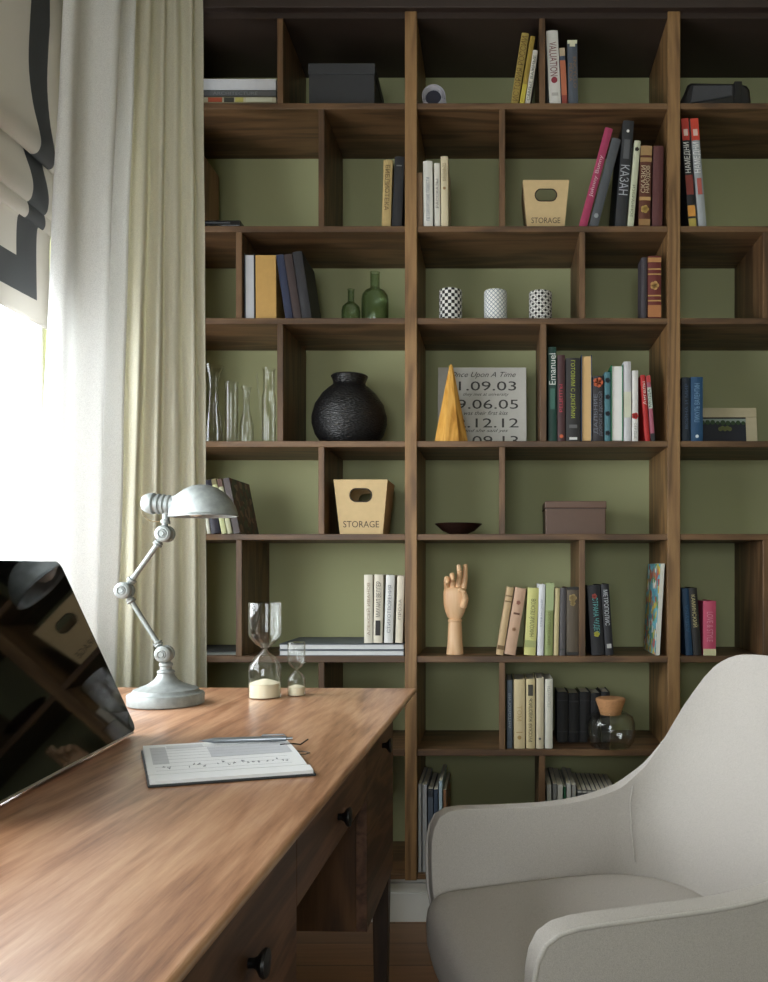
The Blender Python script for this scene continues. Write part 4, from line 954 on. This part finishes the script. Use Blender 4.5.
# ---------------------------------------------------------------- computer screen on the desk
pb = Vector((-.612, 1.424, ZD)); pn = Vector((-.5765, .90, ZD)); ey = (pb-pn).normalized()
ang = math.atan2(ey.y, ey.x)-PI/2
r = empty('computer_monitor', (pn.x, pn.y, ZD+.0008), 'black glossy computer screen tilted back at the left of the desk', 'computer', rz=ang)
WS, HS, T = (pb-pn).length, .314, .016; tilt = math.radians(24)
# local: y along the screen width, x normal (+x viewer side)
def rrect(w, h, rad, n=8):
    P = []
    for cx, cy, a0 in ((w-rad, rad, -90), (w-rad, h-rad, 0), (rad, h-rad, 90), (rad, rad, 180)):
        for i in range(n+1):
            a = math.radians(a0+90*i/n); P.append((cx+rad*math.cos(a), cy+rad*math.sin(a)))
    return P
def slab2(name, pts, x0, x1, m, par, bevel=0):
    n = len(pts); q = MB(); q.v = [(x0, u, v) for u, v in pts]+[(x1, u, v) for u, v in pts]
    q.f = [tuple(range(n)), tuple(range(2*n-1, n-1, -1))]+[(i, (i+1) % n, n+(i+1) % n, n+i) for i in range(n)]; q.mi = [0]*(n+2)
    return q.build(name, m, par, bevel=bevel)
scr = slab2('housing', rrect(WS, HS, .016), -T, -.0015, cm((60, 62, 66), .35), r, bevel=.003); scr.rotation_euler = (0, -tilt, 0); scr.location = (0, 0, .0075)
gl = slab2('screen_glass', rrect(WS-.002, HS-.002, .015), -.0015, 0, mat('black_screen_glass', (7, 7, 8), .04, var=0, spec=.22), r); gl.rotation_euler = (0, -tilt, 0); gl.location = (0, .001, .0085)
b1 = MB().box(-.012, .0008, .012, WS-.014, -.0005, .004).build('bottom_trim', mat('aluminium_trim', (186, 184, 180), .3, metal=.6, var=0), r, bevel=.001); b1.rotation_euler = (0, -tilt, 0); b1.location = (0, 0, .0055)
MB().box(-.23, -.02, WS/2-.09, WS/2+.09, 0, .006).build('stand_foot', cm((70, 72, 76), .35), r, bevel=.002)
MB().hexa([(-.20, WS/2-.05, .004), (-.19, WS/2-.05, .004), (-.19, WS/2+.05, .004), (-.20, WS/2+.05, .004), (-.105, WS/2-.05, .19), (-.095, WS/2-.05, .19), (-.095, WS/2+.05, .19), (-.105, WS/2+.05, .19)]).build('stand_leg', cm((70, 72, 76), .35), r, bevel=.002)

# ---------------------------------------------------------------- armchair
C0 = Vector((-.039, 1.205)); BA = Vector((.952, .306)); NE = Vector((.306, -.952))
chair = empty('armchair', (C0.x, C0.y, 0), 'light grey upholstered tub armchair drawn up to the desk', 'armchair')
def cw(a, b, z): v = BA*a+NE*b; return (v.x, v.y, z)
def interp(tab, x):
    if x <= tab[0][0]: return tab[0][1]
    for (x0, y0), (x1, y1) in zip(tab, tab[1:]):
        if x <= x1:
            t = (x-x0)/(x1-x0); t = t*t*(3-2*t) if False else t
            return y0+(y1-y0)*t
    return tab[-1][1]
def smooth_tab(tab, x):  # Catmull-Rom through the table
    n = len(tab)
    if x <= tab[0][0]: return tab[0][1]
    if x >= tab[-1][0]: return tab[-1][1]
    for i in range(n-1):
        if x <= tab[i+1][0]:
            x0, y0 = tab[i]; x1, y1 = tab[i+1]
            def sl_(j):
                if j == 0 or j == n-1: return 0 if j else 0
                return (tab[j+1][1]-tab[j-1][1])/(tab[j+1][0]-tab[j-1][0])
            h = x1-x0; t = (x-x0)/h; m0, m1 = sl_(i), sl_(i+1)
            return (2*t**3-3*t**2+1)*y0+(t**3-2*t**2+t)*h*m0+(-2*t**3+3*t**2)*y1+(t**3-t**2)*h*m1
RIM = [(0, .565), (.006, .588), (.02, .606), (.045, .616), (.08, .620), (.2, .620), (.38, .620), (.5, .630), (.56, .646), (.62, .672), (.68, .722), (.74, .794), (.79, .846), (.85, .872), (.92, .880), (1, .881)]
Wt = [(.33, .155), (.37, .195), (.42, .228), (.48, .243), (.56, .250), (.70, .253), (.9, .253)]
AB = [(.33, .33), (.40, .40), (.48, .435), (.6, .475), (.75, .52), (.9, .563)]
AF = [(.33, .07), (.37, .035), (.42, .012), (.48, .0), (.6, .0), (.9, .0)]
def rim_z(p, side): return smooth_tab(RIM, p) - (.010*math.sin(PI*min(1, max(0, (p-.03)/.55)))**.8 if side < 0 else 0)
def shell_pt(p, z, side, off=0):
    Wz, ab, af = smooth_tab(Wt, z)+off, smooth_tab(AB, z)+off, smooth_tab(AF, z)
    ac = .34*min(1, ab/.475)
    if p <= .5: a = af+(ac-af)*p/.5; b = Wz
    else:
        ph = (p-.5)/.5*PI/2; a = ac+(ab-ac)*max(math.sin(ph), 0)**.8; b = Wz*max(math.cos(ph), 0)**.7
    return a, b*side
PN = [0, .006, .02, .045, .08, .13]+[.13+.37*i/9 for i in range(1, 10)]+[.5+.5*i/22 for i in range(1, 23)]
rows = []; NV = 22; zb = .335
for k in range(NV+1):
    v = k/NV; row = []
    def add(p, side):
        z = zb+(rim_z(p, side)-zb)*v; a, b = shell_pt(p, z, side); row.append(cw(a, b, z))
    for p in PN: add(p, -1)
    for p in PN[-2::-1]: add(p, 1)
    rows.append(row)
sh = MB().grid(rows).build('shell', M['chair'], chair, smooth=60)
md = sh.modifiers.new('s', 'SOLIDIFY'); md.thickness = .032; md.offset = 0; md.use_even_offset = True
md = sh.modifiers.new('b', 'BEVEL'); md.width = .015; md.segments = 5; md.limit_method = 'ANGLE'; md.angle_limit = math.radians(50)
# piping along the outer rim edge
def rim_pts(off, dz=0):
    P = []
    for side, seq in ((-1, PN), (1, PN[-2::-1])):
        for p in seq:
            z = rim_z(p, side); a, b = shell_pt(p, z, side, off); P.append(Vector(cw(a, b, z+dz)))
    return P
def subdiv(P, n=3):
    out = []
    for i in range(len(P)-1):
        for j in range(n): out.append(P[i].lerp(P[i+1], j/n))
    return out+[P[-1]]
PP = rim_pts(.0155, -.004)
fr0, fr1 = [], []
for side, dst in ((-1, fr0), (1, fr1)):
    for z in [.36, .40, .44, .48, .52, .55]:
        a, b = shell_pt(0, z, side, .0155); dst.append(Vector(cw(a-.001, b, z)))
MB().tube(fr0+PP+fr1[::-1], .0032, 8).build('piping', M['piping'], chair, smooth=70)
# vertical seams where arms meet the back, on the inside
for side in (-1, 1):
    P = []
    for i in range(14):
        z = .50+(smooth_tab(RIM, .55)-.010-.50)*i/13; pq = min((.5+.2*k_/80 for k_ in range(81)), key=lambda q_: abs(shell_pt(q_, z, side)[0]-.385)); a, b = shell_pt(pq, z, side, -.0162); P.append(cw(a, b, z))
    MB().tube(P, .0015, 6).build('seam', M['piping'], chair, smooth=60)
# seat cushion
rows = []; NS = 64
lv = [(.338, .075), (.345, .05), (.365, .024), (.395, .008), (.425, .001), (.455, .0), (.470, .002), (.481, .008), (.4875, .018), (.491, .036), (.493, .08), (.494, .14), (.495, .19)]
for z, ins in lv:
    row = []
    for i in range(NS):
        th = 2*PI*i/NS; c, s_ = math.cos(th), math.sin(th)
        ra = .236-ins; rb_ = .232-ins
        e = 2/(6 if c < 0 else 2.8)
        a = .207+ra*math.copysign(abs(c)**e, c); b = rb_*math.copysign(abs(s_)**e, s_)
        if a < .06: b *= 1+.07*min(1, (.06-a)/.05)
        row.append(cw(a+.0, b, z))
    rows.append(row)
q = MB().grid(rows, closed=True); n = len(rows); q.f += [tuple(range(NS)), tuple(range((n-1)*NS, n*NS))]; q.mi += [0, 0]
q.build('seat_cushion', M['chair'], chair, smooth=60)
MB().lathe([(.16, .30), (.17, .312), (.17, .336)], 32, (BA.x*.22, BA.y*.22, 0)).build('seat_plate', cm((40, 40, 42)), chair, smooth=40)
for a, b in ((.07, -.13), (.07, .13), (.36, -.13), (.36, .13)):
    t = Vector(cw(a, b, .31)); e = Vector(cw(a+(-.03 if a < .2 else .05), b*1.5, 0))
    MB().tube([t, t.lerp(e, .5), e], [.016, .014, .010], 14).build('leg', M['desk_side'], chair, smooth=40)

# ---------------------------------------------------------------- curtains
def curtain(name, label, P0, P1, top_shift, bot, nf, amp, m, z0=.015, z1=2.74, seed=1, taper=None):
    rnd = random.Random(seed)
    P0, P1 = Vector(P0), Vector(P1)
    ph = [rnd.uniform(-.4, .4) for _ in range(nf*2+2)]
    NU, NVv = nf*22, 70; rows = []
    for k in range(NVv+1):
        z = z0+(z1-z0)*k/NVv; t = (z-z0)/(z1-z0); row = []
        A_ = P0+Vector(bot[0])*(1-t)+Vector(top_shift[0])*t; B_ = P1+Vector(bot[1])*(1-t)+Vector(top_shift[1])*t
        if taper: A_, B_ = taper(A_, B_, z)
        d = (B_-A_); nrm = Vector((d.y, -d.x)).normalized()
        for i in range(NU+1):
            u = i/NU; w = u*nf*2*PI
            j = int(u*nf*2); jj = ph[min(j, len(ph)-1)]
            wav = math.sin(w + .45*math.sin(z*1.7+seed+u*5) + .35*math.sin(w*.5+seed)); wav = math.copysign(abs(wav)**.8, wav)
            a_ = amp*(1+.35*math.sin(u*9+seed))*(1-.2*t)
            s2_ = .0025*math.sin(z*9+u*14+seed)*math.sin(z*3.1+u*4)
            p = A_+d*(u+.018*math.sin(2*w+z*.8)/nf) + nrm*(a_*wav+s2_)
            row.append((p.x, p.y, z))
        rows.append(row)
    o = MB().grid(rows).build(name, m, None, smooth=70, fix=False)
    tag(o, label, 'curtain', 'curtain panels at the window')
    md = o.modifiers.new('s', 'SOLIDIFY'); md.thickness = .0012
    return o
curtain('curtain', 'white linen curtain panel nearest the window', (-1.050, 1.965), (-.975, 2.215), ((.024, .03), (.030, .0)), ((-.060, -.005), (-.062, -.012)), 2, .026, M['curtain_white'], seed=2)
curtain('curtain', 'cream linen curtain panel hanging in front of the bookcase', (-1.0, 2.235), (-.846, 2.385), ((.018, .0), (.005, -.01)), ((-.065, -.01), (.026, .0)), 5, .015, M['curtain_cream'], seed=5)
# curtain rail at the ceiling
r = empty('curtain_rail', (-.96, 0, 2.76), 'white curtain rail along the ceiling above the window', 'curtain rail')
MB().box(-.02, .02, -1.8, 2.40, 0, .0395).build('rail_body', M['white_trim'], r, bevel=.002)

# ---------------------------------------------------------------- roman blind
def blind_mat():
    m, nt, L, out = tex_bsdf('striped_blind_linen', 0)
    uv = nt.nodes.new('ShaderNodeUVMap'); sp = nt.nodes.new('ShaderNodeSeparateXYZ'); L.new(uv.outputs[0], sp.inputs[0])
    def band(src, a, b):
        g = nt.nodes.new('ShaderNodeMath'); g.operation = 'GREATER_THAN'; g.inputs[1].default_value = a; L.new(src, g.inputs[0])
        l = nt.nodes.new('ShaderNodeMath'); l.operation = 'LESS_THAN'; l.inputs[1].default_value = b; L.new(src, l.inputs[0])
        mu = nt.nodes.new('ShaderNodeMath'); mu.operation = 'MULTIPLY'; L.new(g.outputs[0], mu.inputs[0]); L.new(l.outputs[0], mu.inputs[1]); return mu.outputs[0]
    def op(o_, a, b):
        n = nt.nodes.new('ShaderNodeMath'); n.operation = o_; L.new(a, n.inputs[0]); L.new(b, n.inputs[1]); return n.outputs[0]
    U, V = sp.outputs[0], sp.outputs[1]
    s1 = op('MULTIPLY', band(U, .062, .150), band(V, .062, 9)); s3 = op('MULTIPLY', band(U, .062, 9), band(V, .062, .150))
    fac = op('MAXIMUM', s1, s3)
    mx = nt.nodes.new('ShaderNodeMix'); mx.data_type = 'RGBA'; mx.inputs[6].default_value = (*lin((206, 202, 194)), 1); mx.inputs[7].default_value = (*lin((92, 94, 96)), 1)
    L.new(fac, mx.inputs[0])
    d = nt.nodes.new('ShaderNodeBsdfDiffuse'); t = nt.nodes.new('ShaderNodeBsdfTranslucent'); ms = nt.nodes.new('ShaderNodeMixShader'); ms.inputs[0].default_value = .12
    L.new(mx.outputs[2], d.inputs[0]); L.new(mx.outputs[2], t.inputs[0]); L.new(d.outputs[0], ms.inputs[1]); L.new(t.outputs[0], ms.inputs[2]); L.new(ms.outputs[0], out.inputs[0])
    return m
XB = -1.165
prof = [(XB, 2.740), (XB, 2.450), (XB+.004, 2.300), (XB+.022, 2.193), (XB+.045, 2.115), (XB+.052, 2.080), (XB+.044, 2.057), (XB+.024, 2.055), (XB+.008, 2.080), (XB+.004, 2.095),
        (XB+.008, 2.065), (XB+.030, 2.010), (XB+.040, 1.970), (XB+.036, 1.940), (XB+.020, 1.931), (XB+.004, 1.950), (XB, 1.970),
        (XB+.008, 1.950), (XB+.026, 1.930), (XB+.030, 1.907), (XB+.020, 1.893), (XB+.006, 1.901), (XB, 1.885), (XB-.002, 1.828), (XB, 1.720), (XB+.002, 1.652)]
# refine
def cr(P, n=4):
    out = []
    for i in range(len(P)-1):
        p0, p1, p2, p3 = [Vector(P[max(0, min(len(P)-1, i+k))]) for k in (-1, 0, 1, 2)]
        for j in range(n):
            t = j/n; out.append(.5*((2*p1)+(-p0+p2)*t+(2*p0-5*p1+4*p2-p3)*t*t+(-p0+3*p1-3*p2+p3)*t**3))
    return out+[Vector(P[-1])]
prof = cr(prof); arc = [0]
for a, b in zip(prof, prof[1:]): arc.append(arc[-1]+(b-a).length)
ys = [2.168-(2.168-.40)*j/40 for j in range(41)]
rows = []; uvs = []
for p, ar in zip(prof, arc):
    row = []
    for j, y in enumerate(ys):
        k = max(0, 1-(2.168-y)/.16)      # the hem lags behind the swags near the edge
        xx = XB+(p.x-XB)*(1-.45*k); zz = p.y - .010*math.sin((2.168-y)*5)*(1 if p.y > 1.7 and p.y < 2.4 else 0)
        row.append((xx, y + .016 + .062*min(1, max(0, (p.y-1.95)/.5)), zz))
    rows.append(row)
q = MB().grid(rows); me = bpy.data.meshes.new('roman_blind'); me.from_pydata(q.v, [], q.f); me.update()
uvl = me.uv_layers.new(name='UVMap'); K = len(ys)
for poly in me.polygons:
    for li in poly.loop_indices:
        vi = me.loops[li].vertex_index; uvl.data[li].uv = (2.168-ys[vi % K], arc[-1]-arc[vi//K])
o = link('roman_blind', me, blind_mat(), None, 70); tag(o, 'beige roman blind with a dark grey border stripe, half raised at the window', 'blind')
md = o.modifiers.new('s', 'SOLIDIFY'); md.thickness = .0015
for v in []: pass

# ---------------------------------------------------------------- light, camera, view
wd = bpy.data.worlds.new('overcast_sky'); bpy.context.scene.world = wd; wd.use_nodes = True
bg = wd.node_tree.nodes['Background']; bg.inputs[0].default_value = (.93, .965, 1, 1); bg.inputs[1].default_value = 7.0
cam = bpy.data.cameras.new('camera'); co = bpy.data.objects.new('camera', cam); C.objects.link(co)
co.location = (0, 0, EYE); co.rotation_euler = (PI/2, 0, 0)
cam.sensor_width = 36; cam.sensor_fit = 'AUTO'; cam.lens = F/982*36
cam.shift_x = (384-CX)/982; cam.shift_y = (CY-491)/982; cam.clip_start = .02
sc = bpy.context.scene; sc.camera = co
vs = sc.view_settings; vs.view_transform = 'Standard'; vs.look = 'None'; vs.gamma = 1; vs.exposure = 0.75; vs.use_curve_mapping = False
cy = sc.cycles; cy.max_bounces = 14; cy.diffuse_bounces = 8; cy.transmission_bounces = 12; cy.transparent_max_bounces = 12; cy.sample_clamp_indirect = 8
